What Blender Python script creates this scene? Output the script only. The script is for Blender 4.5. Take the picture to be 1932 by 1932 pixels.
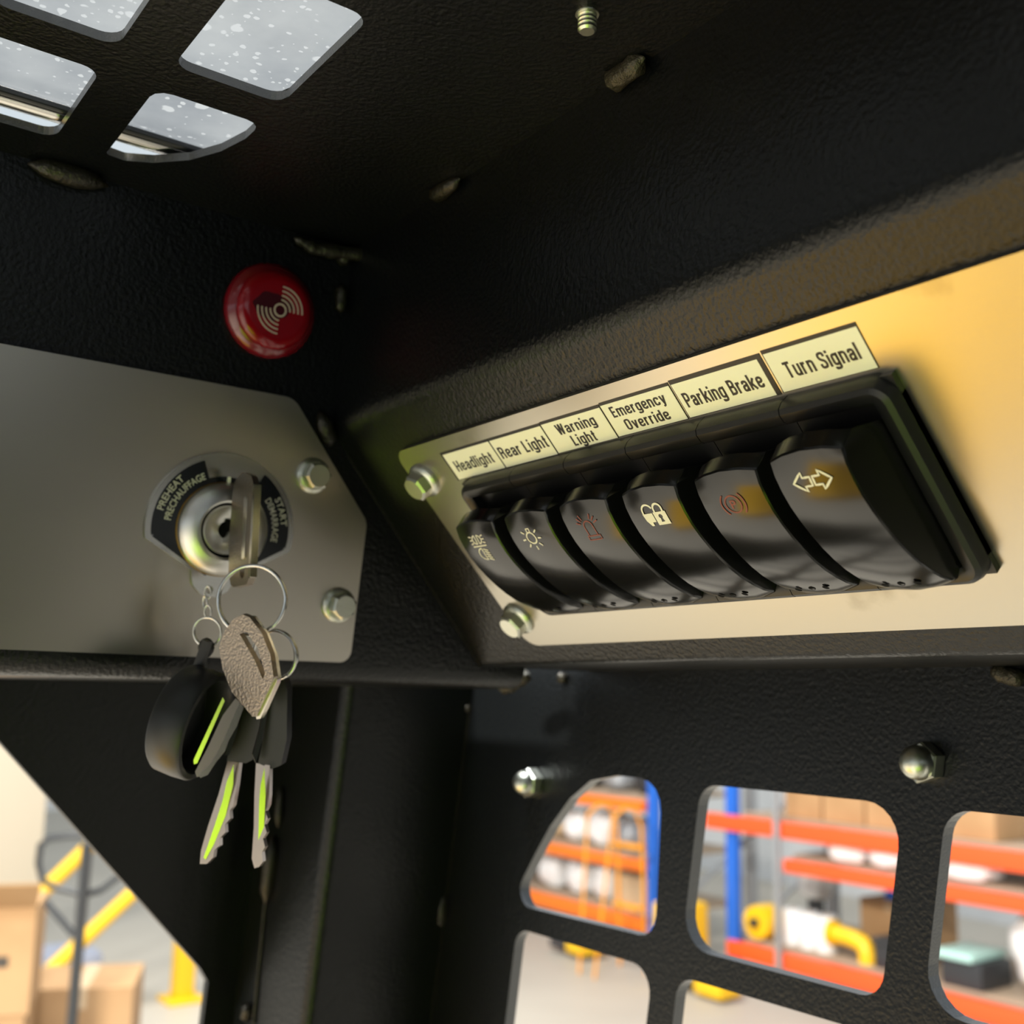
import bpy, bmesh, math, random
from mathutils import Vector, Matrix, noise
from mathutils.geometry import tessellate_polygon
random.seed(7)
for _o in list(bpy.data.objects): bpy.data.objects.remove(_o)
scene = bpy.context.scene
COL = scene.collection

# ------------------------------------------------------------------ camera
EYE = 1.8                      # lens height above the warehouse floor (m)
FPX = 2117.372                 # focal length in pixels of the 1932 px frame
CX = (0.80732673, -0.58977376, 0.01976014)      # camera right in cab axes
CD = (0.11208593, 0.12038341, -0.98637953)      # camera down
CF = (0.57936197, 0.7985454, 0.16329408)        # camera forward
camd = bpy.data.cameras.new('camera')
camd.sensor_width = 36.0
camd.lens = FPX / 1932.0 * 36.0
camd.clip_start = 0.005
camd.clip_end = 200
camd.dof.use_dof = True
camd.dof.focus_distance = 0.265
camd.dof.aperture_fstop = 16.0
cam = bpy.data.objects.new('camera', camd)
cam.matrix_world = Matrix(((CX[0], -CD[0], -CF[0], 0), (CX[1], -CD[1], -CF[1], 0), (CX[2], -CD[2], -CF[2], EYE), (0, 0, 0, 1)))
COL.objects.link(cam)
scene.camera = cam

# ------------------------------------------------------------------ world and exposure
world = bpy.data.worlds.new('warehouse_light')
scene.world = world
world.use_nodes = True
bg = world.node_tree.nodes['Background']
bg.inputs[0].default_value = (0.84, 0.94, 1.0, 1)
bg.inputs[1].default_value = 0.62
vs = scene.view_settings
vs.view_transform = 'Standard'
vs.look = 'None'
vs.gamma = 1
vs.use_curve_mapping = False
vs.exposure = 0.35

def area_lamp(name, loc, target, size, power, color):
    d = bpy.data.lights.new(name, 'AREA'); d.shape = 'RECTANGLE'; d.size, d.size_y = size
    d.energy = power; d.color = color
    o = bpy.data.objects.new(name, d); COL.objects.link(o)
    o.location = loc
    o.rotation_euler = (Vector(target) - Vector(loc)).to_track_quat('-Z', 'Y').to_euler()
    return o
# hall high-bay lamps over the roof and rack aisle, then two added fill lamps
area_lamp('unseen_overhead_lamp', (-0.4, 0.4, 6.0), (0, 0.2, 0), (1.2, 0.5), 330, (0.92, 0.97, 1.0))
area_lamp('unseen_overhead_lamp', (3.2, 6.0, 6.5), (3.2, 6.0, 0), (1.2, 0.5), 200, (1.0, 0.97, 0.92))
area_lamp('unseen_overhead_lamp', (0.85, 4.4, 5.4), (-0.1, 0.5, 1.2), (0.9, 0.5), 250, (1.0, 0.95, 0.86))  # fill lamp added in front, no fixture known, brightens switch labels and amber pad

area_lamp('unseen_overhead_lamp', (-4.2, 0.2, 5.0), (-0.4, 0.1, 1.2), (1.2, 0.5), 900, (1.0, 0.95, 0.84))  # fill lamp added at the left, no fixture known, lifts the cab interior

# ------------------------------------------------------------------ geometry helpers (mm in cab axes -> metres)
def W(x, y=None, z=None):
    if y is None: x, y, z = x
    return Vector((x / 1000, y / 1000, z / 1000 + EYE))

def tag(o, label=None, cat=None, group=None, kind=None):
    if label: o['label'] = label
    if cat: o['category'] = cat
    if group: o['group'] = group
    if kind: o['kind'] = kind
    return o

def empty(name, loc):
    o = bpy.data.objects.new(name, None); COL.objects.link(o)
    o.empty_display_size = 0.01
    o.matrix_world = Matrix.Translation(loc)
    o['_m'] = 0
    del o['_m']
    return o

def link_mesh(name, me, mat, parent=None, smooth=None, recenter=True):
    if mat is not None and not me.materials:
        for m in (mat if isinstance(mat, (list, tuple)) else [mat]): me.materials.append(m)
    if smooth is not None:
        for p in me.polygons: p.use_smooth = True
        me.set_sharp_from_angle(angle=math.radians(smooth))
    o = bpy.data.objects.new(name, me)
    COL.objects.link(o)
    if recenter and len(me.vertices):
        xs = [v.co.x for v in me.vertices]; ys = [v.co.y for v in me.vertices]; zs = [v.co.z for v in me.vertices]
        c = Vector(((min(xs) + max(xs)) / 2, (min(ys) + max(ys)) / 2, min(zs)))
        me.transform(Matrix.Translation(-c))
        mw = Matrix.Translation(c)
    else:
        mw = Matrix.Identity(4)
    if parent is not None:
        o.parent = parent
        pl = parent.get('_wl')
        pw = WL[parent.name]
        o.matrix_basis = pw.inverted() @ mw
    else:
        o.matrix_basis = mw
    WL[o.name] = mw
    return o
WL = {}

def thing(name, loc, label, cat, group=None):
    o = empty(name, loc)
    WL[o.name] = Matrix.Translation(loc)
    return tag(o, label, cat, group)

def pydata(name, verts, faces, mat, parent=None, smooth=None, fidx=None, recenter=True):
    me = bpy.data.meshes.new(name)
    me.from_pydata([tuple(v) for v in verts], [], faces)
    if fidx is not None:
        for m in mat: me.materials.append(m)
        for p, i in zip(me.polygons, fidx): p.material_index = i
    bm = bmesh.new(); bm.from_mesh(me)
    bmesh.ops.recalc_face_normals(bm, faces=bm.faces)
    bm.to_mesh(me); bm.free()
    return link_mesh(name, me, None if fidx is not None else mat, parent, smooth, recenter)

def slab(outer, holes, h0, h1, f, side_mat=0):
    """flat polygon (2D, with holes) extruded between heights h0 and h1; f(x, y, h) -> world point"""
    loops = [outer] + list(holes)
    flat = [p for l in loops for p in l]
    tris = tessellate_polygon([[Vector((p[0], p[1], 0)) for p in l] for l in loops])
    n = len(flat)
    verts = [f(p[0], p[1], h0) for p in flat] + [f(p[0], p[1], h1) for p in flat]
    faces, idx = [], []
    for t in tris:
        faces.append((t[0], t[1], t[2])); idx.append(0)
        faces.append((t[0] + n, t[2] + n, t[1] + n)); idx.append(0)
    k = 0
    for li, l in enumerate(loops):
        m = len(l)
        for i in range(m):
            a, b = k + i, k + (i + 1) % m
            faces.append((a, b, b + n, a + n)); idx.append(side_mat if li else 0)
        k += m
    return verts, faces, idx

def rounded(pts, r, seg=5):
    """round the corners of a 2D polygon; r is a number or one per corner"""
    out = []
    n = len(pts)
    rs = r if isinstance(r, (list, tuple)) else [r] * n
    for i in range(n):
        p = Vector(pts[i][:2]); a = Vector(pts[i - 1][:2]); b = Vector(pts[(i + 1) % n][:2])
        d1 = (a - p); d2 = (b - p)
        if rs[i] <= 0: out.append((p.x, p.y)); continue
        ang = d1.angle(d2)
        t = min(rs[i] / math.tan(ang / 2), d1.length * .49, d2.length * .49)
        rr = t * math.tan(ang / 2)
        p1 = p + d1.normalized() * t; p2 = p + d2.normalized() * t
        cdir = (d1.normalized() + d2.normalized()).normalized()
        c = p + cdir * (rr / math.sin(ang / 2))
        a1 = math.atan2(p1.y - c.y, p1.x - c.x); a2 = math.atan2(p2.y - c.y, p2.x - c.x)
        da = (a2 - a1 + math.pi) % (2 * math.pi) - math.pi
        for k in range(seg + 1):
            t_ = a1 + da * k / seg
            out.append((c.x + rr * math.cos(t_), c.y + rr * math.sin(t_)))
    return out

def circle(r, n=32, cx=0, cy=0, a0=0.0, a1=2 * math.pi):
    full = abs(a1 - a0 - 2 * math.pi) < 1e-6
    return [(cx + r * math.cos(a0 + (a1 - a0) * i / (n if full else n - 1)), cy + r * math.sin(a0 + (a1 - a0) * i / (n if full else n - 1))) for i in range(n)]

def lathe(profile, f, cx=0, cy=0, n=40, cap0=True, cap1=True, phase=0.0, sq=None):
    """profile [(r, h)] turned about the axis (cx, cy); f(x, y, h) -> world"""
    verts, faces = [], []
    for r, h in profile:
        for i in range(n):
            a = phase + 2 * math.pi * i / n
            verts.append(f(cx + r * math.cos(a), cy + r * math.sin(a), h))
    for j in range(len(profile) - 1):
        for i in range(n):
            a = j * n + i; b = j * n + (i + 1) % n
            faces.append((a, b, b + n, a + n))
    if cap0: faces.append(tuple(range(n - 1, -1, -1)))
    if cap1: faces.append(tuple((len(profile) - 1) * n + i for i in range(n)))
    return verts, faces

def tube(path, r, n=10, closed=False, caps=True):
    """round tube along a 3D path of world points (m)"""
    pts = [Vector(p) for p in path]
    m = len(pts)
    verts, faces = [], []
    ref = None
    for i, p in enumerate(pts):
        if closed: t = pts[(i + 1) % m] - pts[i - 1]
        else: t = pts[min(i + 1, m - 1)] - pts[max(i - 1, 0)]
        t.normalize()
        if ref is None:
            ref = t.orthogonal().normalized()
        ref = (ref - t * ref.dot(t)).normalized()
        b = t.cross(ref)
        rr = r[i] if isinstance(r, (list, tuple)) else r
        for k in range(n):
            a = 2 * math.pi * k / n
            verts.append(p + ref * (rr * math.cos(a)) + b * (rr * math.sin(a)))
    for i in range(m if closed else m - 1):
        j = (i + 1) % m
        for k in range(n):
            faces.append((i * n + k, i * n + (k + 1) % n, j * n + (k + 1) % n, j * n + k))
    if caps and not closed:
        faces.append(tuple(range(n - 1, -1, -1))); faces.append(tuple((m - 1) * n + k for k in range(n)))
    return verts, faces

def merge(*vf):
    V, Fc = [], []
    for v, f in vf:
        k = len(V); V += list(v); Fc += [tuple(i + k for i in t) for t in f]
    return V, Fc

def boxvf(x0, x1, y0, y1, z0, z1, f=None):
    f = f or (lambda a, b, c: Vector((a, b, c)))
    v = [f(x, y, z) for z in (z0, z1) for y in (y0, y1) for x in (x0, x1)]
    return v, [(0, 2, 3, 1), (4, 5, 7, 6), (0, 1, 5, 4), (2, 6, 7, 3), (0, 4, 6, 2), (1, 3, 7, 5)]

def rbox(name, x0, x1, y0, y1, z0, z1, bev, mat, parent=None, jit=0.0, seg=2):
    me = bpy.data.meshes.new(name)
    v, fc = boxvf(x0, x1, y0, y1, z0, z1)
    me.from_pydata([tuple(p) for p in v], [], fc)
    bm = bmesh.new(); bm.from_mesh(me)
    bmesh.ops.bevel(bm, geom=bm.edges[:], offset=bev, segments=seg, affect='EDGES', profile=.6)
    if jit:
        bmesh.ops.subdivide_edges(bm, edges=bm.edges[:], cuts=2, use_grid_fill=True)
        for q in bm.verts: q.co += Vector(noise.noise_vector(q.co * (1.2 / max(bev, .01)) * .12)) * jit
    bmesh.ops.recalc_face_normals(bm, faces=bm.faces)
    bm.to_mesh(me); bm.free()
    return link_mesh(name, me, mat, parent, 40)

def ray(px, py):
    a, b = (px - 966) / FPX, (py - 966) / FPX
    return Vector((CX[0] * a + CD[0] * b + CF[0], CX[1] * a + CD[1] * b + CF[1], CX[2] * a + CD[2] * b + CF[2]))
CXV, CDV, CFV = Vector(CX), Vector(CD), Vector(CF)

# ------------------------------------------------------------------ materials
def mat(name, base, rough=.5, metal=0.0, spec=.5, **kw):
    m = bpy.data.materials.new(name); m.use_nodes = True
    b = m.node_tree.nodes['Principled BSDF']
    b.inputs['Base Color'].default_value = (*base, 1)
    b.inputs['Roughness'].default_value = rough
    b.inputs['Metallic'].default_value = metal
    b.inputs['Specular IOR Level'].default_value = spec
    for k, v in kw.items(): b.inputs[k].default_value = v
    return m

def nodes(m): return m.node_tree.nodes, m.node_tree.links, m.node_tree.nodes['Principled BSDF']

def add_bump(m, scale, dist, strength=1.0, detail=2.0, stretch=None, kind='NOISE', rough=.5):
    N, L, b = nodes(m)
    tc = N.new('ShaderNodeTexCoord')
    src = tc.outputs['Object']
    if stretch:
        mp = N.new('ShaderNodeMapping'); mp.inputs['Scale'].default_value = stretch; L.new(src, mp.inputs[0]); src = mp.outputs[0]
    if kind == 'NOISE':
        t = N.new('ShaderNodeTexNoise'); t.inputs['Scale'].default_value = scale; t.inputs['Detail'].default_value = detail; t.inputs['Roughness'].default_value = rough
        out = t.outputs['Fac']
    else:
        t = N.new('ShaderNodeTexVoronoi'); t.inputs['Scale'].default_value = scale; out = t.outputs['Distance']
    L.new(src, t.inputs['Vector'])
    bp = N.new('ShaderNodeBump'); bp.inputs['Strength'].default_value = strength; bp.inputs['Distance'].default_value = dist
    L.new(out, bp.inputs['Height'])
    if b.inputs['Normal'].is_linked:
        L.new(b.inputs['Normal'].links[0].from_socket, bp.inputs['Normal'])
    L.new(bp.outputs[0], b.inputs['Normal'])
    return out

def vary(m, scale, c0, c1, detail=3.0, stretch=None, lo=.35, hi=.65, socket='Base Color', r0=None, r1=None):
    N, L, b = nodes(m)
    tc = N.new('ShaderNodeTexCoord'); src = tc.outputs['Object']
    if stretch:
        mp = N.new('ShaderNodeMapping'); mp.inputs['Scale'].default_value = stretch; L.new(src, mp.inputs[0]); src = mp.outputs[0]
    t = N.new('ShaderNodeTexNoise'); t.inputs['Scale'].default_value = scale; t.inputs['Detail'].default_value = detail
    L.new(src, t.inputs['Vector'])
    cr = N.new('ShaderNodeValToRGB')
    cr.color_ramp.elements[0].position = lo; cr.color_ramp.elements[1].position = hi
    cr.color_ramp.elements[0].color = (*c0, 1); cr.color_ramp.elements[1].color = (*c1, 1)
    L.new(t.outputs['Fac'], cr.inputs[0]); L.new(cr.outputs[0], b.inputs[socket])
    return cr

def g3(v): return (v, v, v)
PAINT = mat('black_textured_powder_coat', (.0016, .0022, .0028), .34, spec=.40)
add_bump(PAINT, 760, .00028, .9, 1.5)
EDGE = mat('cut_steel_edge', (.12, .12, .125), .30, .6); add_bump(EDGE, 1500, .0002, .8, 2)
STEEL = mat('brushed_stainless_sheet', (.60, .555, .49), .30, 1.0)
vary(STEEL, 9, g3(.28), g3(.32), 3, (1.5, 400, 400), socket='Roughness', lo=.3, hi=.7)
STEELD = mat('brushed_stainless_switch_plate', (.62, .59, .53), .27, 1.0)
vary(STEELD, 9, g3(.28), g3(.295), 3, (400, 1.5, 400), socket='Roughness', lo=.3, hi=.7)
_cr = vary(STEELD, 26, (.46, .435, .375), (.33, .305, .25), 6, None, .60, .68)
ZINC = mat('zinc_plated_bolt', (.62, .63, .55), .34, 1.0); add_bump(ZINC, 900, .0001, .3, 2)
CHROME = mat('satin_chrome', (.74, .73, .71), .36, 1.0)
CHROME2 = mat('bright_chrome', (.72, .71, .68), .20, 1.0)
NICKEL = mat('nickel_key_blank', (.34, .29, .245), .36, 1.0); add_bump(NICKEL, 1500, .00025, .8, 1)
NICKELB = mat('nickel_key_blade', (.50, .43, .38), .28, 1.0)
NICKELS = mat('nickel_key_edge', (.66, .61, .52), .20, 1.0)
BRASS = mat('old_brass_stain', (.42, .26, .06), .4, .6)
BLKPL = mat('black_switch_plastic', (.005, .005, .005), .17, spec=.5)
BLKPL2 = mat('black_bezel_plastic', (.010, .010, .0105), .38, spec=.45); add_bump(BLKPL2, 2500, .00004, .5, 1)
RUBBER = mat('black_rubber', (.014, .0145, .016), .42, spec=.5)
DARK = mat('dark_slot', (.003, .003, .003), .7, spec=.1)
LABELW = mat('cream_label_film', (.96, .96, .74), .35, spec=.4)
LABELK = mat('black_label_ink', (.008, .008, .008), .45)
ICONW = mat('pale_icon_print', (.80, .78, .62), .5)
ICONR = mat('dull_red_icon_print', (.20, .035, .02), .5)
RED = mat('red_alarm_lens', (.15, .001, .007), .2, spec=.6, **{'Coat Weight': .5, 'Coat Roughness': .08})
REDIN = mat('red_alarm_inner_lens', (.20, .001, .006), .14, spec=.6)
REDDK = mat('dark_buzzer_core', (.045, .003, .008), .25)
RINGP = mat('pale_ring_print', (.50, .40, .36), .5)
DECALB = mat('black_decal', (.006, .008, .012), .16, spec=.6)
WELD = mat('painted_weld_bead', (.018, .016, .011), .34, .3); add_bump(WELD, 700, .0006, .9, 3)
WELDB = mat('bare_weld_bead', (.040, .035, .024), .40, .4); add_bump(WELDB, 900, .0006, .9, 3)
SEAM = mat('seam_sealer', (.004, .004, .004), .8, spec=.1)

# ------------------------------------------------------------------ frames of the two panels
LEAN, TIL = 0.1752, 0.935
_l = math.sqrt(1 + LEAN * LEAN)
B_UP = Vector((0, -LEAN, 1)) / _l
B_N = Vector((0, -1, -LEAN)) / _l
B_O = Vector((0, 347.25, 0))
def FB(x, y, h): return W(B_O + Vector((x, 0, 0)) + B_UP * y + B_N * h)
_t = math.sqrt(1 + TIL * TIL)
D_V = Vector((TIL, 0, -1)) / _t
D_N = Vector((-1, 0, -TIL)) / _t
D_O = Vector((165.4, 0, 87.86))
def FD(u, v, h): return W(D_O + Vector((0, -u, 0)) + D_V * v + D_N * h)      # u to the right, v down the slope
XC, ZC, XE = 165.4, 147.3, 295.0
ZLIP = 11.6
XLIP = XC + TIL * (87.86 - ZLIP)

# ------------------------------------------------------------------ the setting: cab shell
def grid_holes_ceiling():
    hs = []
    for (x0, x1) in ((-86, -58), (-45, -17), (-4, 24), (37.0, 64.9), (78.0, 106.0)):
        for (y0, y1) in ((203, 249), (144, 190), (85, 131), (26, 72), (-33, 13)):
            hs.append(rounded([(x0, y0), (x1, y0), (x1, y1), (x0, y1)], 4.5))
        if x0 < 70: hs.append(rounded([(x0, 262), (x1, 262), (x1, 304), (x0, 304)], 4.5))
    arc = [(106.2, 262), (106, 272), (103.5, 283), (98.5, 293.5), (91, 301.5), (84, 305.3), (78.6, 304.5)]
    hs.append(rounded([(78.2, 262)] + arc, [4.5, 4, 2, 2, 2, 2, 2, 1.5], 3))
    return hs
v, f, ix = slab([(-560, -720), (330, -720), (330, 345), (-560, 345)], grid_holes_ceiling(), ZC, ZC + 2.4, lambda x, y, h: W(x, y, h), 1)
CEIL = tag(pydata('ceiling', v, f, [PAINT, EDGE], fidx=ix, recenter=False), kind='structure', label='black roof plate of the cab with rounded square cut-outs')

# skylight sheet lying on the roof plate, its front edge rolled upwards
PANE = bpy.data.materials.new('spotted_skylight_sheet'); PANE.use_nodes = True
N, L = PANE.node_tree.nodes, PANE.node_tree.links
for n_ in list(N):
    if n_.type != 'OUTPUT_MATERIAL': N.remove(n_)
outn = [n_ for n_ in N][0]
tc = N.new('ShaderNodeTexCoord')
def spots(scale, size, seedoff):
    mp = N.new('ShaderNodeMapping'); mp.inputs['Location'].default_value = (seedoff, seedoff * .7, 0); L.new(tc.outputs['Object'], mp.inputs[0])
    nz = N.new('ShaderNodeTexNoise'); nz.inputs['Scale'].default_value = scale * 1.3; L.new(mp.outputs[0], nz.inputs['Vector'])
    mx = N.new('ShaderNodeMix'); mx.data_type = 'VECTOR'; mx.inputs[0].default_value = .0025 * 200 / scale
    L.new(mp.outputs[0], mx.inputs[4]); L.new(nz.outputs['Color'], mx.inputs[5])
    vo = N.new('ShaderNodeTexVoronoi'); vo.inputs['Scale'].default_value = scale; L.new(mx.outputs[1], vo.inputs['Vector'])
    # a random share of the cells carries a drop mark of random size
    sp = N.new('ShaderNodeSeparateColor'); L.new(vo.outputs['Color'], sp.inputs[0])
    rad = N.new('ShaderNodeMath'); rad.operation = 'MULTIPLY'; rad.inputs[1].default_value = size; L.new(sp.outputs[0], rad.inputs[0])
    df = N.new('ShaderNodeMath'); df.operation = 'SUBTRACT'; L.new(rad.outputs[0], df.inputs[0]); L.new(vo.outputs['Distance'], df.inputs[1])
    rg = N.new('ShaderNodeMapRange'); rg.inputs[1].default_value = 0; rg.inputs[2].default_value = .05; L.new(df.outputs[0], rg.inputs[0])
    gate = N.new('ShaderNodeMath'); gate.operation = 'GREATER_THAN'; gate.inputs[1].default_value = .3; L.new(sp.outputs[1], gate.inputs[0])
    ml = N.new('ShaderNodeMath'); ml.operation = 'MULTIPLY'; L.new(rg.outputs[0], ml.inputs[0]); L.new(gate.outputs[0], ml.inputs[1])
    return ml.outputs[0]
s1, s2 = spots(150, .30, .3), spots(480, .40, .9)
mxm = N.new('ShaderNodeMath'); mxm.operation = 'MAXIMUM'; L.new(s1, mxm.inputs[0]); L.new(s2, mxm.inputs[1])
nz = N.new('ShaderNodeTexNoise'); nz.inputs['Scale'].default_value = 28; nz.inputs['Detail'].default_value = 5; L.new(tc.outputs['Object'], nz.inputs['Vector'])
cr = N.new('ShaderNodeValToRGB'); cr.color_ramp.elements[0].color = (.064, .069, .076, 1); cr.color_ramp.elements[1].color = (.114, .119, .122, 1)
cr.color_ramp.elements[0].position = .3; cr.color_ramp.elements[1].position = .7
L.new(nz.outputs['Fac'], cr.inputs[0])
mc = N.new('ShaderNodeMix'); mc.data_type = 'RGBA'; L.new(mxm.outputs[0], mc.inputs[0]); L.new(cr.outputs[0], mc.inputs[6]); mc.inputs[7].default_value = (.128, .133, .138, 1)
tr = N.new('ShaderNodeBsdfTranslucent'); L.new(mc.outputs[2], tr.inputs[0])
gl = N.new('ShaderNodeBsdfGlossy'); gl.inputs[0].default_value = (.8, .8, .8, 1); gl.inputs[1].default_value = .12
ms = N.new('ShaderNodeMixShader'); ms.inputs[0].default_value = .10; L.new(tr.outputs[0], ms.inputs[1]); L.new(gl.outputs[0], ms.inputs[2])
L.new(ms.outputs[0], outn.inputs[0])
prof = [(-60, 0), (80, 0), (200, 0), (286, 0), (291, .6), (295, 2.4), (298, 5.5), (300, 9.5), (301, 15)]
vv, ff = [], []
for (y, h) in prof:
    for x in (-120, 0, 60, 120): vv.append(W(x, y, ZC + 3.2 + h))
for i in range(len(prof) - 1):
    for k in range(3): ff.append((i * 4 + k, i * 4 + k + 1, i * 4 + 5 + k, i * 4 + 4 + k))
WIN = tag(pydata('window_1', vv, ff, PANE, smooth=60, recenter=False), kind='structure', label='water-spotted translucent sheet over the roof cut-outs')
SEALM = mat('dark_seal_strip', (.02, .021, .023), .2, spec=.6)
v, f = tube([W(-120, 301.5, ZC + 6.4), W(120, 301.5, ZC + 6.4)], .0030, 14)
pydata('rolled_edge_tube', v, f, CHROME2, WIN, 40)
v, f = tube([W(-120, 296.8, ZC + 5.0), W(120, 296.8, ZC + 5.0)], .0014, 10)
pydata('seal_strip', v, f, SEALM, WIN, 40)

# front header panel (leans forward towards its lower edge), with its rolled lower lip
prof = [(0, 170), (0, 30), (0, 14), (0, 8)]
vv, ff = [], []
pr = [FB(0, 152, 0), FB(0, 60, 0), FB(0, 9.5, 0)]
path = [(152 / _l, None)]
def header_section():
    pts = []
    for y in (150, 100, 50, 20, 10.0): p = B_O + B_UP * y; pts.append((p.y, p.z))
    y0, z0 = pts[-1]
    r = 6.5
    for k in range(1, 7):
        a = math.radians(15 * k)
        pts.append((y0 + r * (1 - math.cos(a)) + r * math.sin(a) * .17, z0 - r * math.sin(a) - .0))
    pts.append((520, pts[-1][1] + .2)); pts.append((520, pts[-1][1] + 4))
    pts += [(365, pts[-1][1]), (330, 150)]
    return pts
sec = header_section()
def prism(sec, a0, a1, f):
    n = len(sec)
    v = [f(a0, p) for p in sec] + [f(a1, p) for p in sec]
    fc = [(i, (i + 1) % n, (i + 1) % n + n, i + n) for i in range(n)]
    t = tessellate_polygon([[Vector((p[0], p[1], 0)) for p in sec]])
    fc += [tuple(q) for q in t] + [tuple(n + i for i in reversed(q)) for q in t]
    return v, fc
v, f = prism(sec, -560, 258, lambda a, p: W(a, p[0], p[1]))
WF = tag(pydata('wall_front', v, f, PAINT, smooth=35, recenter=False), kind='structure', label='black textured front header panel')

# folded side console: upper wall, sloping switch face, underside
def fold(pts, rs, seg=8):
    pts2 = rounded(pts, rs, seg)
    return pts2
csec = fold([(XC, ZC + 3), (XC, 87.86), (XLIP, ZLIP), (XE + 1, ZLIP - .4), (XE + 1, ZLIP + 4), (XLIP + 3, ZLIP + 4.5), (XC + 5, 90), (XC + 5, ZC + 3)], [0, 9, 4, 0, 0, 0, 0, 0])
v, f = prism(csec, 352, -180, lambda a, p: W(p[0], a, p[1]))
CON = tag(pydata('trim_1', v, f, PAINT, smooth=35, recenter=False), kind='structure', label='black folded side console above the mesh window')

# right side wall with laser-cut openings
def eh(y, z): return (y - LEAN * (z + 60), z)     # y given at z = -60
def par(ya, yb, za, zb, r):
    return rounded([eh(ya, za), eh(yb, za), eh(yb, zb), eh(ya, zb)], r, 6)
ehs = []
rows = [(-28.8, -85.6), (-95.6, -152), (-162, -218), (-228, -284), (-294, -350)]
cols = [(295.0, 212.4)] + [(295.0 - 96.6 * k, 212.4 - 96.6 * k) for k in range(1, 7)]
for zi, (za, zb) in enumerate(rows):
    for (ya, yb) in cols: ehs.append(par(ya, yb, za, zb, [9, 11, 9, 11]))
    if zi == 0:
        ehs.append(rounded([(309, -28.8), (334, -28.8), (350, -31.8), (363, -40), (376, -52.5), (386, -65), (396.5, -79), (392, -86.2), (313, -85.2)], [11, 5, 5, 5, 5, 5, 6, 6, 9], 4))
    else:
        ehs.append(par(391, 308.0, za, zb, 9))
v, f, ix = slab([(-720, -600), (530, -600), (470, 16), (-720, 16)], ehs, XE, XE + 5, lambda y, z, h: W(h, y, z), 1)
WR = tag(pydata('wall_right', v, f, [PAINT, EDGE], fidx=ix, recenter=False), kind='structure', label='black right side wall with rounded laser-cut openings')

# corner post: rounded box tube leaning with the front of the cab
YP = 435.6
def post_pt(x, d, z): return W(x, YP + d - LEAN * z, z)
ps = rounded([(229.5, 0), (XE + 1, 0), (XE + 1, 78), (229.5, 78)], [5.5, 0, 0, 0], 6)
vv = [post_pt(p[0], p[1], 14) for p in ps] + [post_pt(p[0], p[1], -900) for p in ps]
n_ = len(ps)
ff = [(i, (i + 1) % n_, (i + 1) % n_ + n_, i + n_) for i in range(n_)]
POST = tag(pydata('trim_2', vv, ff, PAINT, smooth=35, recenter=False), kind='structure', label='black leaning corner post beside the mesh window')

# front door frame with triangular gusset
YG = 507.6
def g_pt(x, z, h): return W(x, YG - LEAN * z + h, z)
fr = rounded([(215.5, -900), (246, -900), (246, 14), (-540, 14), (-540, -900), (-520, -900), (-520, -6), (214.5, -6)], [0, 0, 0, 0, 0, 0, 10, 0])
v, f, ix = slab(fr, [], 0, 5, g_pt)
FRM = tag(pydata('trim_3', v, f, PAINT, recenter=False), kind='structure', label='black frame of the front opening')
gus = rounded([(80, 8), (217.5, 8), (217.5, -134), (214, -134.5), (209, -127)], [0, 0, 1, 4, 14], 5)
v, f, ix = slab(gus, [], -2.5, 2.5, g_pt)
pydata('gusset_plate', v, f, PAINT, FRM)

# the rest of the cab, out of the picture: left side, rear wall with its window, floor pan
v, f, ix = slab([(-720, -600), (480, -600), (480, 150), (-720, 150)], [rounded([(-600, -560), (380, -560), (380, 118), (-600, 118)], 30)], -560, -555, lambda y, z, h: W(h, y, z), 1)
tag(pydata('wall_left', v, f, [PAINT, EDGE], fidx=ix, recenter=False), kind='structure', label='black left side wall of the cab')
v, f, ix = slab([(-560, -1500), (300, -1500), (300, 150), (-560, 150)], [rounded([(-440, 5), (270, 5), (270, 138), (-440, 138)], 18)], -725, -720, lambda x, z, h: W(x, h, z), 1)
tag(pydata('wall_rear', v, f, [PAINT, EDGE], fidx=ix, recenter=False), kind='structure', label='black rear wall of the cab with window opening')

# ------------------------------------------------------------------ weld beads and seams
def bead(parent, pts, r, m=WELD, seed=0, name='weld_bead', lump=.35, flat=1.0):
    pts = [Vector(p) for p in pts]
    path = []
    for i in range(len(pts) - 1):
        for k in range(5): path.append(pts[i].lerp(pts[i + 1], k / 5))
    path.append(pts[-1])
    r *= .8
    m_ = len(path)
    rr = []
    for i in range(m_):
        t = i / (m_ - 1)
        env = min(1, (4 * t * (1 - t)) ** .35 + .12)
        rr.append(r / 1000 * env * (1 + lump * noise.noise(Vector((i * .9, seed * 3.1, 0)))))
    v, f = tube([W(p) for p in path], rr, 12)
    v = [p + Vector(noise.noise_vector(p * 900 + Vector((seed, 0, 0)))) * (r / 1000 * lump * .6) for p in v]
    return pydata(name, v, f, m, parent, 70)
def hitX(px, py, x): r = ray(px, py); return r * (x / r.x)
def hitZ(px, py, z): r = ray(px, py); return r * (z / r.z)
def hitB(px, py, off=0):
    r = ray(px, py); nn = -B_N; d = nn.dot(B_O) - off; return r * (d / r.dot(nn))
def hitD(px, py, off=0):
    r = ray(px, py); d = D_N.dot(D_O) + off; return r * (d / r.dot(D_N))
def hitP(px, py, x=None):
    r = ray(px, py); nn = Vector((0, 1, LEAN)); return r * (YP / r.dot(nn))
def hitG(px, py):
    r = ray(px, py); nn = Vector((0, 1, LEAN)); return r * (YG / r.dot(nn))
def B2(x, z, off=.5): return B_O + B_UP * (z * _l) + Vector((x, 0, 0)) + B_N * off
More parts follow.
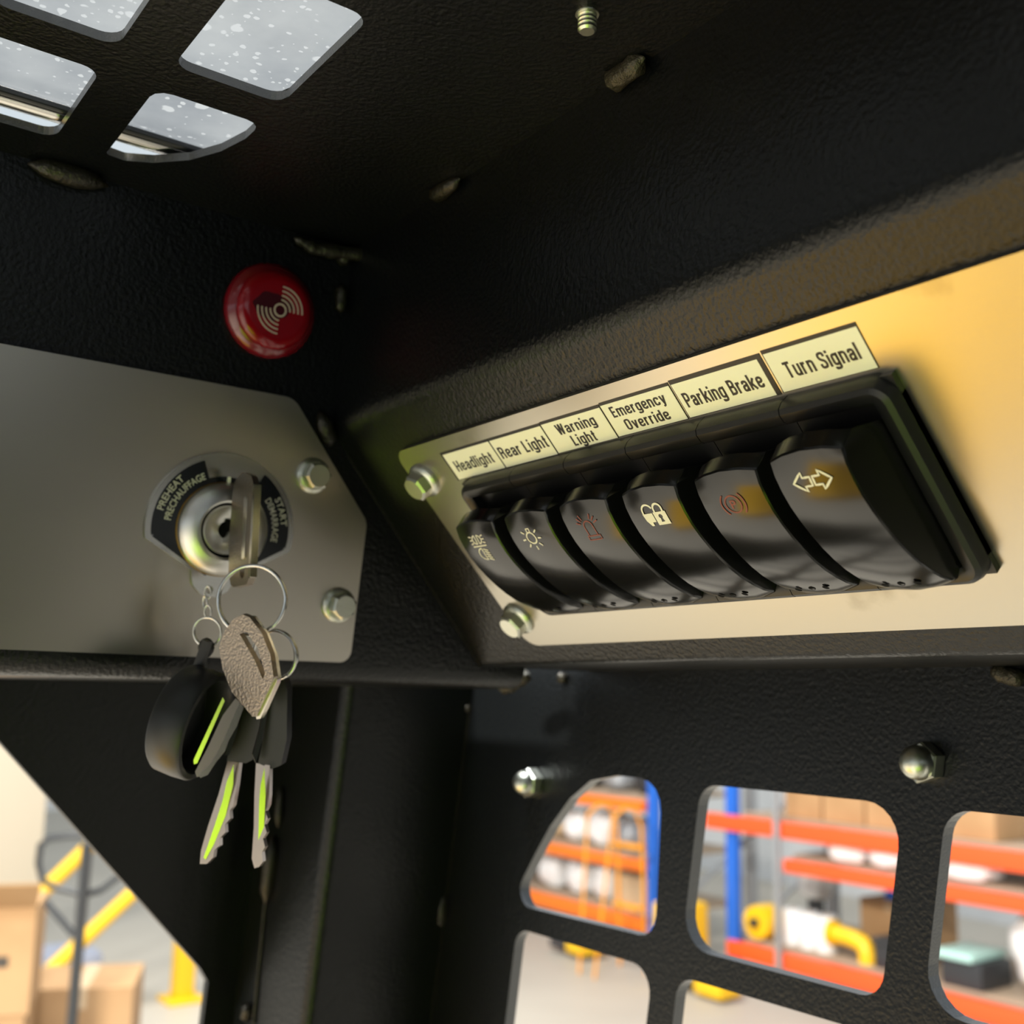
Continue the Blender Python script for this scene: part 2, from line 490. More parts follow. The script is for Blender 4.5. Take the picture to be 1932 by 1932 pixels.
# ceiling against side console
bead(CEIL, [(163, 176, ZC - 1), (163.5, 190, ZC - 1.5)], 3.6, WELDB, 1)
bead(CEIL, [(163.5, 254, ZC - 1), (163.5, 270, ZC - 1.2)], 3.0, WELD, 2)
# ceiling against front header
bead(CEIL, [(62, 319.5, ZC - 2), (84, 319.5, ZC - 2)], 4.0, WELD, 3)
bead(CEIL, [(143, 320, ZC - 2), (150, 320, ZC - 4), (164, 318, ZC - 3), (172, 316, ZC - 3)], 2.8, WELD, 4)
# header against console
for a, b, r_, s_ in (((645, 478), (655, 500), 3.4, 5), ((645, 535), (642, 592), 3.0, 6), ((604, 775), (624, 842), 3.8, 7)):
    p, q = hitB(*a, 1), hitB(*b, 1)
    bead(WF, [p, q], r_, WELD, s_)
bead(WF, [hitD(735, 1020, 1), hitD(755, 1055, 1), hitD(790, 1092, 1)], 3.4, WELD, 8)
# header / post / side wall corner
bead(WR, [hitX(945, 1300, 272), hitX(965, 1288, 272), hitX(998, 1272, 272)], 4.2, WELDB, 9)
bead(WR, [hitX(1060, 1268, XE - 1.5), hitX(1062, 1290, XE - 1.5)], 2.6, WELD, 10)
bead(WR, [hitX(1870, 1262, XE - 1.5), hitX(1905, 1276, XE - 1.5), hitX(1932, 1280, XE - 1.5)], 3.2, WELDB, 11)
# post against side wall
for a, b, r_, s_ in (((848, 1553), (849, 1575), 3.4, 12), ((838, 1678), (828, 1755), 3.4, 13), ((880, 1318), (884, 1345), 2.0, 14)):
    bead(POST, [hitX(*a, XE - 1), hitX(*b, XE - 1)], r_, WELD, s_)
v, f = tube([W(hitX(885, 1345, XE - .3)), W(hitX(813, 1932, XE - .3))], .00045, 6)
pydata('weld_seam', v, f, WELD, POST, 60)
# post against the front frame
for a, b, r_, s_ in (((545, 1325), (535, 1420), 2.2, 15), ((530, 1480), (524, 1560), 2.6, 16), ((517, 1575), (500, 1705), 4.4, 17), ((470, 1895), (462, 1922), 3.6, 18)):
    p, q = hitX(*a, 228), hitX(*b, 228)
    bead(FRM, [p, q], r_, WELD, s_)
v, f = tube([W(hitX(500, 1700, 228.6)), W(hitX(478, 1932, 228.6))], .0007, 6)
pydata('weld_seam', v, f, WELD, FRM, 60)
v, f = tube([W(hitD(655, 858, .2)), W(hitD(907, 1258, .2))], .0004, 6)
pydata('weld_seam', v, f, WELD, CON, 60)

# ------------------------------------------------------------------ fasteners
def hexbolt(name, frame, x, y, parent, rf=5.9, af=8.0, h=5.6, rot=.3, m=ZINC, base=0.0):
    """flange bolt: round flange, hexagon head with chamfered top"""
    fl = lathe([(rf, base), (rf, base + .9), (rf * .93, base + 1.5), (af * .58, base + 2.0)], frame, x, y, 28)
    o = pydata(name, *fl, m, parent, 30)
    R = af / 2 / math.cos(math.pi / 6)
    vv, ff = [], []
    hexa = [(R, base + 1.6), (R, base + h - .7)]
    v1, f1 = lathe(hexa, frame, x, y, 6, False, False, rot)
    # chamfer: a round top on the hexagon
    k = len(v1)
    nt = 24
    top = [frame(x + (af / 2 - .35) * math.cos(rot + 2 * math.pi * i / nt), y + (af / 2 - .35) * math.sin(rot + 2 * math.pi * i / nt), base + h) for i in range(nt)]
    v1 += top
    for s in range(6):
        a, b = 6 + s, 6 + (s + 1) % 6
        t = [k + (s * 4 + q) % nt for q in range(5)]
        f1.append((a, b, t[4], t[3], t[2], t[1], t[0]))
    f1.append(tuple(k + i for i in range(nt)))
    pydata('bolt_head', v1, f1, m, o, 20)
    return o

def domenut(name, y, z, label, grp):
    def FE(a, b, h): return W(XE - h, y - a, z + b)
    t = thing(name, W(XE, y, z), label, 'nut', grp)
    R = 6.1
    v, f = lathe([(R * .95, 0), (R, .4), (R, 4.6), (R * .9, 5.3)], FE, 0, 0, 6, phase=.35); pydata('hexagon', v, f, ZINC, t, 15)
    pr = [(5.1, 5.0)] + [(5.0 * math.cos(a), 5.6 + 5.0 * math.sin(a)) for a in [math.radians(9 * k) for k in range(10)]] + [(.05, 10.62)]
    v, f = lathe(pr, FE, 0, 0, 28); pydata('dome', v, f, ZINC, t, 60)
    return t
p = hitX(1752, 1438, XE); domenut('dome_nut', p.y, p.z, 'zinc dome nut on the side wall above the wide mesh openings', 'dome nuts on the side wall')
p = hitX(1010, 1476, XE); domenut('dome_nut', p.y, p.z, 'zinc dome nut beside the curved mesh opening near the corner post', 'dome nuts on the side wall')

# threaded stud end poking through the roof
p = hitZ(1108, 27, ZC)
def FZ(a, b, h): return W(p.x + a, p.y + b, ZC - h)
st = thing('bolt_end', W(p.x, p.y, ZC - 5), 'small threaded bolt end poking down through the black roof', 'bolt')
v, f = lathe([(2.1, 0), (2.1, .6), (1.75, .9), (2.1, 1.2), (2.1, 1.6), (1.75, 1.9), (2.1, 2.2), (2.1, 2.6), (1.75, 2.9), (2.1, 3.2), (2.1, 3.7), (1.6, 4.2)], FZ, 0, 0, 20)
pydata('threaded_shank', v, f, ZINC, st, 30)
v, f = lathe([(2.7, -.2), (2.6, .2)], FZ, 0, 0, 20); pydata('hole_rim', v, f, ZINC, st, 30)

# ------------------------------------------------------------------ ignition panel
t = thing('ignition_plate', FB(60, 11.3, 0), 'brushed stainless plate with clipped corner carrying the ignition lock', 'plate')
pl = rounded([(-180, 11.2), (182.2, 11.2), (182.0, 59.5), (150, 96.5), (-150, 96.5), (-180, 62)], [4, 4, 6, 7, 6, 6], 6)
v, f, ix = slab(pl, [], .0, 2.2, FB)
pydata('face_plate', v, f, STEEL, t)
hexbolt('flange_bolt', FB, 159.8, 72.4, t, rot=.15, base=2.2)
hexbolt('flange_bolt', FB, 175.0, 30.5, t, rot=.4, base=2.2)

# alarm
AX, AY = 138.3, 122.6
al = thing('alarm_buzzer', FB(AX, AY - 15, 0), 'round red alarm buzzer with pale sound-wave rings on the black header', 'alarm')
v, f = lathe([(14.6, 0), (15.2, .6), (15.2, 2.2), (14.6, 3.4), (13.4, 4.4), (12.6, 5.2)], FB, AX, AY, 56); pydata('rim', v, f, RED, al, 50)
v, f = lathe([(12.6, 5.0), (12.2, 6.0), (11.2, 6.9), (9.8, 7.3), (9.0, 7.35)], FB, AX, AY, 56); pydata('lens', v, f, REDIN, al, 50)
core = [(AX - 1.5 + (5.0 + 1.2 * noise.noise(Vector((math.cos(a) * 1.5, math.sin(a) * 1.5, 2.2)))) * math.cos(a) * 1.25, AY + .6 + (4.2 + 1.5 * noise.noise(Vector((math.cos(a) * 1.7, math.sin(a) * 1.7, 5.2)))) * math.sin(a)) for a in [2 * math.pi * i / 40 for i in range(40)]]
v, f, ix = slab(core, [], 7.3, 7.42, FB); pydata('buzzer_core', v, f, REDDK, al)
def arcband(r, w, a0, a1, n=22):
    return circle(r + w / 2, n, 0, 0, a0, a1) + list(reversed(circle(r - w / 2, n, 0, 0, a0, a1)))
ring_v = []
for r_ in (3.3, 4.7, 6.1, 7.5):
    for (a0, a1) in ((0, math.pi / 2), (math.pi, 1.5 * math.pi)):
        pts = [(AX + .9 + a, AY - .1 + b) for a, b in arcband(r_, .48, a0, a1)]
        v, f, ix = slab(pts, [], 7.4, 7.5, FB); ring_v.append((v, f))
v, f, ix = slab([(AX + .9 + a, AY - .1 + b) for a, b in circle(2.2, 32)], [[(AX + .9 + a, AY - .1 + b) for a, b in circle(1.6, 32)]], 7.4, 7.5, FB); ring_v.append((v, f))
pydata('ring_print', *merge(*ring_v), RINGP, al)

# ignition lock
LX, LY = 131.0, 51.6
lk = thing('ignition_lock', FB(LX, LY - 20, 2.2), 'round key ignition lock with black and silver position plate', 'lock')
RP_ = 24.1
a_l = math.radians(192); a_r = math.radians(-12)
dec = circle(RP_, 56, LX, LY, a_r, a_l) + [(LX - 3, LY - 16.2), (LX + 3, LY - 16.2)]
v, f, ix = slab(dec, [], 2.2, 3.4, FB); pydata('position_plate', v, f, CHROME2, lk, 30)
def sector(r0, r1, a0, a1, n=24):
    return circle(r1, n, LX, LY, math.radians(a0), math.radians(a1)) + list(reversed(circle(r0, n, LX, LY, math.radians(a0), math.radians(a1))))
for (a0, a1) in ((112, 190), (-10, 58)):
    v, f, ix = slab(rounded(sector(12, 22.3, a0, a1), 0), [], 3.4, 3.52, FB); pydata('black_field', v, f, DECALB, lk)
v, f, ix = slab(sector(12, 16.6, 58, 112), [], 3.4, 3.52, FB); pydata('black_field', v, f, DECALB, lk)
for sgn in (-1, 1):
    tri = [(LX + sgn * 21.6, LY - 4.3), (LX + sgn * 3.4, LY - 15.0), (LX + sgn * 3.4, LY - 10), (LX + sgn * 12, LY - 2), (LX + sgn * 20, LY - 2.5)]
    v, f, ix = slab(tri, [], 3.4, 3.5, FB); pydata('black_field', v, f, DECALB, lk)
v, f = lathe([(14.4, 3.4), (14.6, 4.0), (14.2, 5.6), (13.0, 7.0), (10.2, 8.9), (9.3, 9.0), (8.6, 8.4), (8.5, 6.6)], FB, LX, LY, 64, cap1=False); pydata('collar', v, f, CHROME, lk, 40)
v, f = lathe([(14.75, 3.3), (14.85, 3.7), (14.6, 4.1)], FB, LX, LY, 64, False, False); pydata('stained_rim', v, f, BRASS, lk, 50)
v, f = lathe([(8.7, 6.6), (8.7, 7.2), (8.0, 7.2)], FB, LX, LY, 48); pydata('gap_ring', v, f, DARK, lk)
v, f = lathe([(7.7, 6.4), (7.7, 7.6), (7.3, 8.0), (4.6, 8.0), (3.6, 7.3), (1.0, 7.0)], FB, LX, LY, 48); pydata('cylinder', v, f, CHROME, lk, 40)
v, f, ix = slab([(LX - .75, LY - 3.2), (LX + .75, LY - 3.2), (LX + .75, LY + 3.4), (LX - .75, LY + 3.4)], [], 6.8, 7.75, FB); pydata('keyway', v, f, DARK, lk)
v, f, ix = slab(rounded([(LX - .5, LY + 14.6), (LX + .5, LY + 14.6), (LX + .4, LY + 16.6), (LX - .4, LY + 16.6)], .3), [], 3.4, 4.2, FB); pydata('index_mark', v, f, LABELW, lk)
tab = rounded([(LX - 8.5, LY - 11), (LX + 6.0, LY - 11), (LX + 5.0, LY - 19), (LX + 1, LY - 21.4), (LX - 4, LY - 21.0), (LX - 7.2, LY - 18)], [0, 0, 3, 3, 3, 3])
v, f, ix = slab(tab, [circle(1.2, 14, LX - 1.5, LY - 19.2)], 2.2, 3.2, FB); pydata('chain_tab', v, f, CHROME2, lk, 30)

# ------------------------------------------------------------------ lettering
_dg = None
def text_mesh(s, bold=.0, space=1.0):
    cu = bpy.data.curves.new('lettering', 'FONT')
    cu.body = s; cu.size = 1.0; cu.offset = bold; cu.space_character = space; cu.resolution_u = 3; cu.fill_mode = 'FRONT'
    o = bpy.data.objects.new('lettering_tmp', cu); COL.objects.link(o)
    dg = bpy.context.evaluated_depsgraph_get()
    me = bpy.data.meshes.new_from_object(o.evaluated_get(dg))
    V = [(v.co.x, v.co.y) for v in me.vertices]; Fc = [tuple(p.vertices) for p in me.polygons]
    bpy.data.objects.remove(o); bpy.data.curves.remove(cu); bpy.data.meshes.remove(me)
    return V, Fc
def text_fit(s, x0, x1, y0, y1, bold=.0):
    """lettering scaled so that capitals fill y0..y1 and the word fills x0..x1"""
    V, Fc = text_mesh(s, bold)
    xs = [p[0] for p in V]; a, b = min(xs), max(xs)
    capH = .69
    return [(x0 + (p[0] - a) / (b - a) * (x1 - x0), y0 + p[1] / capH * (y1 - y0)) for p in V], Fc

def arc_text(s, r, amid, width, hgt):
    V, Fc = text_fit(s, -width / 2, width / 2, 0, hgt, .012)
    out = []
    for x, y in V:
        a = math.radians(amid) - x / r
        out.append(FB(LX + (r + y) * math.cos(a), LY + (r + y) * math.sin(a), 3.58))
    return out, Fc
LETD = mat('pale_decal_lettering', (.62, .60, .52), .5)
pydata('lettering', *arc_text('PREHEAT', 19.6, 152, 11.5, 2.1), LETD, lk)
pydata('lettering', *arc_text('PRECHAUFFAGE', 16.6, 146, 17.5, 2.1), LETD, lk)
pydata('lettering', *arc_text('START', 19.6, 22, 9.0, 2.1), LETD, lk)
pydata('lettering', *arc_text('DEMARRAGE', 16.6, 16, 13.5, 2.1), LETD, lk)

# ------------------------------------------------------------------ switch panel on the sloping face
sp = thing('control_plate', FD(-200, 95, 0), 'brushed stainless plate on the sloping console carrying six rocker switches', 'plate')
pl = rounded([(-303.8, 14.5), (60, 14.5), (60, 94.5), (-303.8, 94.5)], [5, 5, 5, 6], 6)
v, f, ix = slab(pl, [], .2, 2.2, FD); pydata('face_plate', v, f, STEELD, sp)
hexbolt('flange_bolt', lambda x, y, h: FD(x, y, h), -297.4, 26.2, sp, rot=.5, base=2.2)
hexbolt('flange_bolt', lambda x, y, h: FD(x, y, h), -298.4, 82.6, sp, rot=.2, base=2.2)
P0 = 2.2
# bezel of six mounting frames
U0, U1 = -278.0, -127.4
divs = [U0, -250.7, -226.5, -202.2, -178.0, -153.7, U1]
V0, V1 = 29.2, 79.6
bz = sp
rimp = [(0, 0), (0, 3.2), (.6, 4.9), (1.7, 5.6), (3.6, 5.4), (4.6, 4.6), (4.9, 1.6)]      # inset, height
def sweep_rim(path_fn, insets, closed=False):
    """path_fn(inset) -> list of (u, v); all of one length"""
    rings = [[FD(u, v_, P0 + h) for (u, v_) in path_fn(i)] for i, h in insets]
    n = len(rings[0]); V = [p for r in rings for p in r]; Fc = []
    for j in range(len(rings) - 1):
        for i in range(n - 1): Fc.append((j * n + i, j * n + i + 1, (j + 1) * n + i + 1, (j + 1) * n + i))
    Fc.append(tuple(j * n for j in range(len(rings)))); Fc.append(tuple(j * n + n - 1 for j in reversed(range(len(rings)))))
    return V, Fc
for k in range(6):
    a, b = divs[k] + (.12 if k else 0), divs[k + 1] - (.12 if k < 5 else 0)
    seg = (pydata('mounting_frame', *boxvf(a, b, V0 + .5, V1 - .5, P0, P0 + 1.8, FD), BLKPL2, bz))
    if 0 < k < 5:
        parts = [sweep_rim(lambda i: [(a, V0 + i), (b, V0 + i)], rimp), sweep_rim(lambda i: [(a, V1 - i), (b, V1 - i)], rimp)]
    else:
        e = U0 if k == 0 else U1; s = 1 if k == 0 else -1; d = b if k == 0 else a
        def pth(i, e=e, s=s, d=d):
            R = max(5.0 - i, .4)
            pts = [(d, V0 + i)]
            for q in range(7):
                t_ = math.radians(90 - 15 * q); cxx, cyy = e + s * (i + R), V0 + i + R
                pts.append((cxx - s * R * math.cos(t_), cyy - R * math.sin(t_)))
            for q in range(7):
                t_ = math.radians(15 * q); cxx, cyy = e + s * (i + R), V1 - i - R
                pts.append((cxx - s * R * math.cos(t_), cyy + R * math.sin(t_)))
            return pts + [(d, V1 - i)]
        parts = [sweep_rim(pth, rimp)]
    for q_ in parts: pydata('raised_rim', *q_, BLKPL2, seg, 35)

# rocker switches
PRO = [(34.3, 13.4), (34.5, 14.0), (35.4, 17.5), (35.8, 17.95), (39, 18.9), (43, 19.4), (47, 19.5), (51, 19.2), (55, 18.6), (59, 17.7), (63, 16.5), (67, 15.0), (71, 13.1), (74.5, 11.1), (77.0, 9.2), (78.3, 7.6), (78.9, 6.0)]
def surf(v_):
    for (a, b), (c, d) in zip(PRO, PRO[1:]):
        if a <= v_ <= c: return b + (d - b) * (v_ - a) / (c - a)
    return PRO[-1][1] if v_ > 57 else PRO[0][1]
PIV = (56.5, 6.0)
def rock(u, v_, h, uc, ang, lift):
    if lift > 1: v_ -= 2.3 * max(0, 1 - (v_ - 34) / 45)
    c, s = math.cos(ang), math.sin(ang)
    dv, dh = v_ - PIV[0], h - PIV[1]
    return FD(uc + u, PIV[0] + dv * c + dh * s, PIV[1] - dv * s + dh * c + lift)
WFc, WB = 9.3, 10.9
def rocker_body(F_):
    cols_ = lambda n: [(-WB, 2.2), (-WFc, n - .75), (-WFc + .15, n - .35), (-WFc + .5, n - .05), (-5, n + .12), (0, n + .18), (5, n + .12), (WFc - .5, n - .05), (WFc - .15, n - .35), (WFc, n - .75), (WB, 2.2)]
    V, Fc = [], []
    m_ = len(cols_(1))
    for i, (v_, n) in enumerate(PRO):
        vb = 40.5 + (77.5 - 40.5) * (v_ - PRO[0][0]) / (PRO[-1][0] - PRO[0][0])
        for j, (u, h) in enumerate(cols_(n)):
            k = 0 if j in (0, m_ - 1) else 1
            q2 = (u / WFc) ** 2 * k
            vv_ = (v_ + 2.0 * q2 * max(0, 1 - (v_ - 34.3) / 14) - 1.6 * q2 * max(0, 1 - (78.9 - v_) / 14)) if k else vb
            V.append(F_(u, vv_, max(h - .35 * q2 * k, 2.2)))
    for i in range(len(PRO) - 1):
        for j in range(m_ - 1): Fc.append((i * m_ + j, i * m_ + j + 1, (i + 1) * m_ + j + 1, (i + 1) * m_ + j))
    Fc.append(tuple(range(m_))); b = (len(PRO) - 1) * m_
    Fc.append(tuple(b + j for j in reversed(range(m_))))
    Fc.append(tuple([i * m_ for i in range(len(PRO))] + [i * m_ + m_ - 1 for i in reversed(range(len(PRO)))]))
    return V, Fc
# icon drawing: polylines and filled shapes in rocker coordinates (u right, w up from the icon centre)
def ribbon(pts, w, closed=False):
    P = []
    n = len(pts)
    for i in range(n if closed else n - 1):
        a, b = Vector(pts[i]), Vector(pts[(i + 1) % n])
        k = max(1, int((b - a).length / .8))
        for q in range(k): P.append(a.lerp(b, q / k))
    if not closed: P.append(Vector(pts[-1]))
    m_ = len(P); V, Fc = [], []
    for i in range(m_):
        if closed: t_ = P[(i + 1) % m_] - P[i - 1]
        else: t_ = P[min(i + 1, m_ - 1)] - P[max(i - 1, 0)]
        t_.normalize(); nn = Vector((-t_.y, t_.x))
        V += [tuple(P[i] + nn * w / 2), tuple(P[i] - nn * w / 2)]
    for i in range(m_ if closed else m_ - 1):
        j = (i + 1) % m_
        Fc.append((2 * i, 2 * i + 1, 2 * j + 1, 2 * j))
    return V, Fc
def fill(outer, holes=()):
    loops = [outer] + list(holes)
    flat = [p for l in loops for p in l]
    return flat, [tuple(t_) for t_ in tessellate_polygon([[Vector((p[0], p[1], 0)) for p in l] for l in loops])]
def cpts(r, a0, a1, cx=0, cy=0, n=18, ry=None):
    return [(cx + r * math.cos(math.radians(a0 + (a1 - a0) * i / n)), cy + (ry or r) * math.sin(math.radians(a0 + (a1 - a0) * i / n))) for i in range(n + 1)]
def icon_head():
    q = .38; A = []
    for s in (-1, 1):
        A.append(ribbon(cpts(1.5, 90, 270, s * .55 + (0 if s < 0 else 0), 2.3, 10, 1.35) if s < 0 else [(-x, y) for x, y in cpts(1.5, 90, 270, -.55, 2.3, 10, 1.35)], q))
        A.append(ribbon([(s * .55, 3.65), (s * .55, .95)], q))
        for d in (-1, 0, 1): A.append(ribbon([(s * 2.3, 2.3 + d * .95), (s * 3.4, 2.3 + d * 1.25)], q))
    A.append(ribbon([(-3.2, .2), (3.2, .2)], q))
    A.append(ribbon(cpts(2.2, 90, 270, -.2, -2.6, 12, 2.0), q)); A.append(ribbon([(-.2, -.6), (-.2, -4.6)], q))
    for k in range(5): A.append(ribbon([(.5, -.9 - k * .85), (2.4, -1.6 - k * .85)], q))
    return merge(*A)
def icon_bulb():
    q = .42; A = [ribbon(cpts(1.75, 0, 360, 0, -.3, 26)[:-1], q, True), ribbon([(-.6, 1.4), (-.6, 2.6), (.6, 2.6), (.6, 1.4)], q)]
    for a in (35, -5, -45, -90, -135, -175, 145):
        c, s = math.cos(math.radians(a)), math.sin(math.radians(a)); A.append(ribbon([(2.6 * c, -.3 + 2.6 * s), (3.9 * c, -.3 + 3.9 * s)], q))
    return merge(*A)
def icon_beacon():
    q = .36; A = [ribbon([(-1.6, -2.1), (-1.6, .6)] + cpts(1.6, 180, 0, 0, .6, 10) + [(1.6, -2.1)], q), ribbon([(-2.3, -2.2), (2.3, -2.2), (2.3, -3.4), (-2.3, -3.4)], q, True)]
    for s in (-1, 1):
        for a in (20, 42, 64):
            c, n_ = math.cos(math.radians(a)), math.sin(math.radians(a)); A.append(ribbon([(s * (2.1 * c + .5), .8 + 2.0 * n_), (s * (3.7 * c + .5), .8 + 3.6 * n_)], q))
    return merge(*A)
def icon_locks():
    body = [(-.4, -2.6), (3.6, -2.6), (3.6, 1.0), (-.4, 1.0)]
    key = cpts(.62, -60, 240, 1.6, -.25, 12) + [(1.05, -1.8), (2.15, -1.8)]
    A = [fill(body, [list(reversed(key))]), ribbon([(.3, 1.0), (.3, 1.8)] + cpts(1.3, 180, 0, 1.6, 1.8, 12) + [(2.9, 1.8), (2.9, 1.0)], .55)]
    A.append(fill([(-3.9, .9), (-.7, .9), (-.7, -1.6), (-1.9, -1.6), (-1.9, -2.6), (-2.7, -2.6), (-3.6, -1.0)]))
    A.append(ribbon([(-3.5, .9), (-3.5, 1.5)] + cpts(1.7, 180, 20, -1.8, 1.5, 12), .5))
    return merge(*A)
def icon_park():
    q = .36; A = [ribbon(cpts(2.15, 0, 360, 0, 0, 28)[:-1], q, True)]
    for s in (0, 180): A.append(ribbon(cpts(3.3, s - 48, s + 48, 0, 0, 12), q))
    V, Fc = text_fit('P', -.75, .85, -1.05, 1.05, .02); A.append((V, Fc))
    return merge(*A)
def icon_arrows():
    A = []
    for s in (-1, 1):
        pts = [(s * .35, .95), (s * 2.1, .95), (s * 2.1, 2.1), (s * 4.7, 0), (s * 2.1, -2.1), (s * 2.1, -.95), (s * .35, -.95)]
        A.append(ribbon(pts, .5, True))
    return merge(*A)
SW = [
    (-264.4, 'black rocker switch with headlamp symbol below the Headlight label', icon_head, ICONW, 43.5, 0, 0),
    (-240.1, 'black rocker switch with light bulb symbol below the Rear Light label', icon_bulb, ICONW, 43.2, 0, 0),
    (-215.8, 'black rocker switch with dull red beacon symbol below the Warning Light label', icon_beacon, ICONR, 43.6, 0, 0),
    (-191.5, 'black rocker switch with two white padlocks below the Emergency Override label', icon_locks, ICONW, 43.2, 0, 0),
    (-167.2, 'black rocker switch with dull red circled P below the Parking Brake label', icon_park, ICONR, 43.6, 0, 0),
    (-142.9, 'black rocker switch with two white arrows below the Turn Signal label', icon_arrows, ICONW, 42.0, math.radians(1), 1.5)]
rocker_first = None
for uc, lab, icon, im, vc, ang, lift in SW:
    F_ = lambda u, v_, h, uc=uc, ang=ang, lift=lift: rock(u, v_, h, uc, ang, lift)
    t = thing('rocker_switch', FD(uc, 80, P0), lab, 'switch', 'rocker switches in the overhead row')
    pydata('rocker', *rocker_body(F_), BLKPL, t, 24)
    V, Fc = icon()
    pydata('symbol', [F_(x + .2, vc - y, surf(vc - y) + .24) for x, y in V], Fc, im, t)
    for d in (-3.9, 0, 3.9):
        cp = circle(.8, 14, d, 73.4)
        pydata('grip_dimple', [F_(x, y, surf(y) + .24) for x, y in cp] + [F_(x * .6 + d * .4, y * .6 + 73.4 * .4, surf(y) + .26) for x, y in cp],
               [(i, (i + 1) % 14, 14 + (i + 1) % 14, 14 + i) for i in range(14)] + [tuple(range(14, 28))], DARK, t)

# labels: a condensed bold grotesque drawn from strokes
def rpath(pts, r, seg=4):
    out = [tuple(pts[0])]
    for i in range(1, len(pts) - 1):
        p = Vector(pts[i]); a = Vector(pts[i - 1]); b = Vector(pts[i + 1])
        t_ = min(r, (a - p).length * .5, (b - p).length * .5)
        p1 = p + (a - p).normalized() * t_; p2 = p + (b - p).normalized() * t_
        for k in range(seg + 1):
            q = k / seg; out.append(tuple(p1.lerp(p, q).lerp(p.lerp(p2, q), q)))
    return out + [tuple(pts[-1])]
SB, ST, SC = .075, .655, .925          # stroke centres: baseline, x-height, cap height
def glyph(c):
    w = .30; R = .16
    S = lambda x, a, b: [(x, a), (x, b)]
    arch = lambda x: rpath([(x, .40), (x, ST), (x + w, ST), (x + w, 0)], R)
    bowl = lambda: rpath([(0, .36), (0, SB), (w, SB), (w, ST), (0, ST), (0, .36)], R)
    G = {
        'H': (.34, [S(0, 0, 1), S(.34, 0, 1), [(0, .5), (.34, .5)]]),
        'L': (.26, [S(0, 0, 1), [(-.07, SB), (.30, SB)]]),
        'E': (.28, [S(0, 0, 1), [(0, SB), (.33, SB)], [(0, .5), (.29, .5)], [(0, SC), (.33, SC)]]),
        'T': (.36, [S(.18, 0, 1), [(-.04, SC), (.40, SC)]]),
        'P': (.32, [S(0, 0, 1), rpath([(0, SC), (.32, SC), (.32, .46), (0, .46)], R)]),
        'R': (.34, [S(0, 0, 1), rpath([(0, SC), (.32, SC), (.32, .50), (0, .50)], R), rpath([(.12, .50), (.30, .46), (.33, 0)], .1)]),
        'B': (.34, [S(0, 0, 1), rpath([(0, SC), (.31, SC), (.31, .53), (0, .53)], R), rpath([(0, .53), (.34, .53), (.34, SB), (0, SB)], R)]),
        'O': (.34, [rpath([(0, .5), (0, SB), (.34, SB), (.34, SC), (0, SC), (0, .5)], R)]),
        'S': (.33, [rpath([(.33, .70), (.33, SC), (0, SC), (0, .60), (.33, .42), (.33, SB), (0, SB), (0, .31)], .15)]),
        'W': (.56, [[(0, 1), (.14, 0)], [(.14, 0), (.28, 1)], [(.28, 1), (.42, 0)], [(.42, 0), (.56, 1)]]),
        'a': (.29, [rpath([(.01, .50), (.01, ST), (.28, ST), (.28, 0)], R), rpath([(.28, .40), (0, .38), (0, SB), (.20, SB), (.28, .22)], .12)]),
        'd': (w, [bowl(), S(w, 0, 1)]),
        'e': (w, [rpath([(.0, .37), (w, .37), (w, ST), (0, ST), (0, SB), (w, SB), (w, .24)], .15)]),
        'g': (w, [bowl(), rpath([(w, .73), (w, -.17), (.0, -.17), (0, -.06)], .13)]),
        'h': (w, [S(0, 0, 1), arch(0)]),
        'i': (.0, [S(0, 0, .73), S(0, .84, 1)]),
        'k': (.30, [S(0, 0, 1), [(.32, .73), (.02, .28)], [(.10, .42), (.34, 0)]]),
        'l': (.0, [S(0, 0, 1)]),
        'm': (.58, [S(0, 0, .73), rpath([(0, .40), (0, ST), (.29, ST), (.29, 0)], R), rpath([(.29, .40), (.29, ST), (.58, ST), (.58, 0)], R)]),
        'n': (w, [S(0, 0, .73), arch(0)]),
        'r': (.17, [S(0, 0, .73), rpath([(0, .42), (.02, ST - .02), (.20, ST)], .12)]),
        't': (.17, [rpath([(.07, .95), (.07, SB - .01), (.20, SB - .01)], .1), [(-.06, ST), (.20, ST)]]),
        'u': (w, [rpath([(0, .73), (0, SB), (w, SB), (w, .36)], R), S(w, 0, .73)]),
        'v': (.30, [[(0, .73), (.15, 0)], [(.15, 0), (.30, .73)]]),
        'y': (.30, [[(0, .73), (.16, 0)], rpath([(.31, .73), (.13, -.15), (0, -.18)], .1)]),
        'c': (w, [rpath([(w, .48), (w, ST), (0, ST), (0, SB), (w, SB), (w, .26)], R)]),
    }
    return G[c]
def stroke_text(s, x0, x1, y0, y1, st=.155):
    A, x = [], 0
    for c in s:
        if c == ' ': x += .26; continue
        w, st_ = glyph(c)
        for p in st_: A.append(ribbon_s([(q[0] + x, q[1]) for q in p], st))
        x += w + .155 + .085
    V, Fc = merge(*A)
    a = min(p[0] for p in V); b = max(p[0] for p in V)
    return [(x0 + (p[0] - a) / (b - a) * (x1 - x0), y0 + p[1] * (y1 - y0)) for p in V], Fc
def ribbon_s(pts, w):
    P = [Vector(p) for p in pts]; V, Fc = [], []
    P = [p for i, p in enumerate(P) if i == 0 or (p - P[i - 1]).length > 1e-5]
    m_ = len(P)
    for i in range(m_):
        t_ = (P[min(i + 1, m_ - 1)] - P[max(i - 1, 0)]).normalized(); nn = Vector((-t_.y, t_.x))
        V += [tuple(P[i] + nn * w / 2), tuple(P[i] - nn * w / 2)]
    for i in range(m_ - 1): Fc.append((2 * i, 2 * i + 1, 2 * i + 3, 2 * i + 2))
    return V, Fc
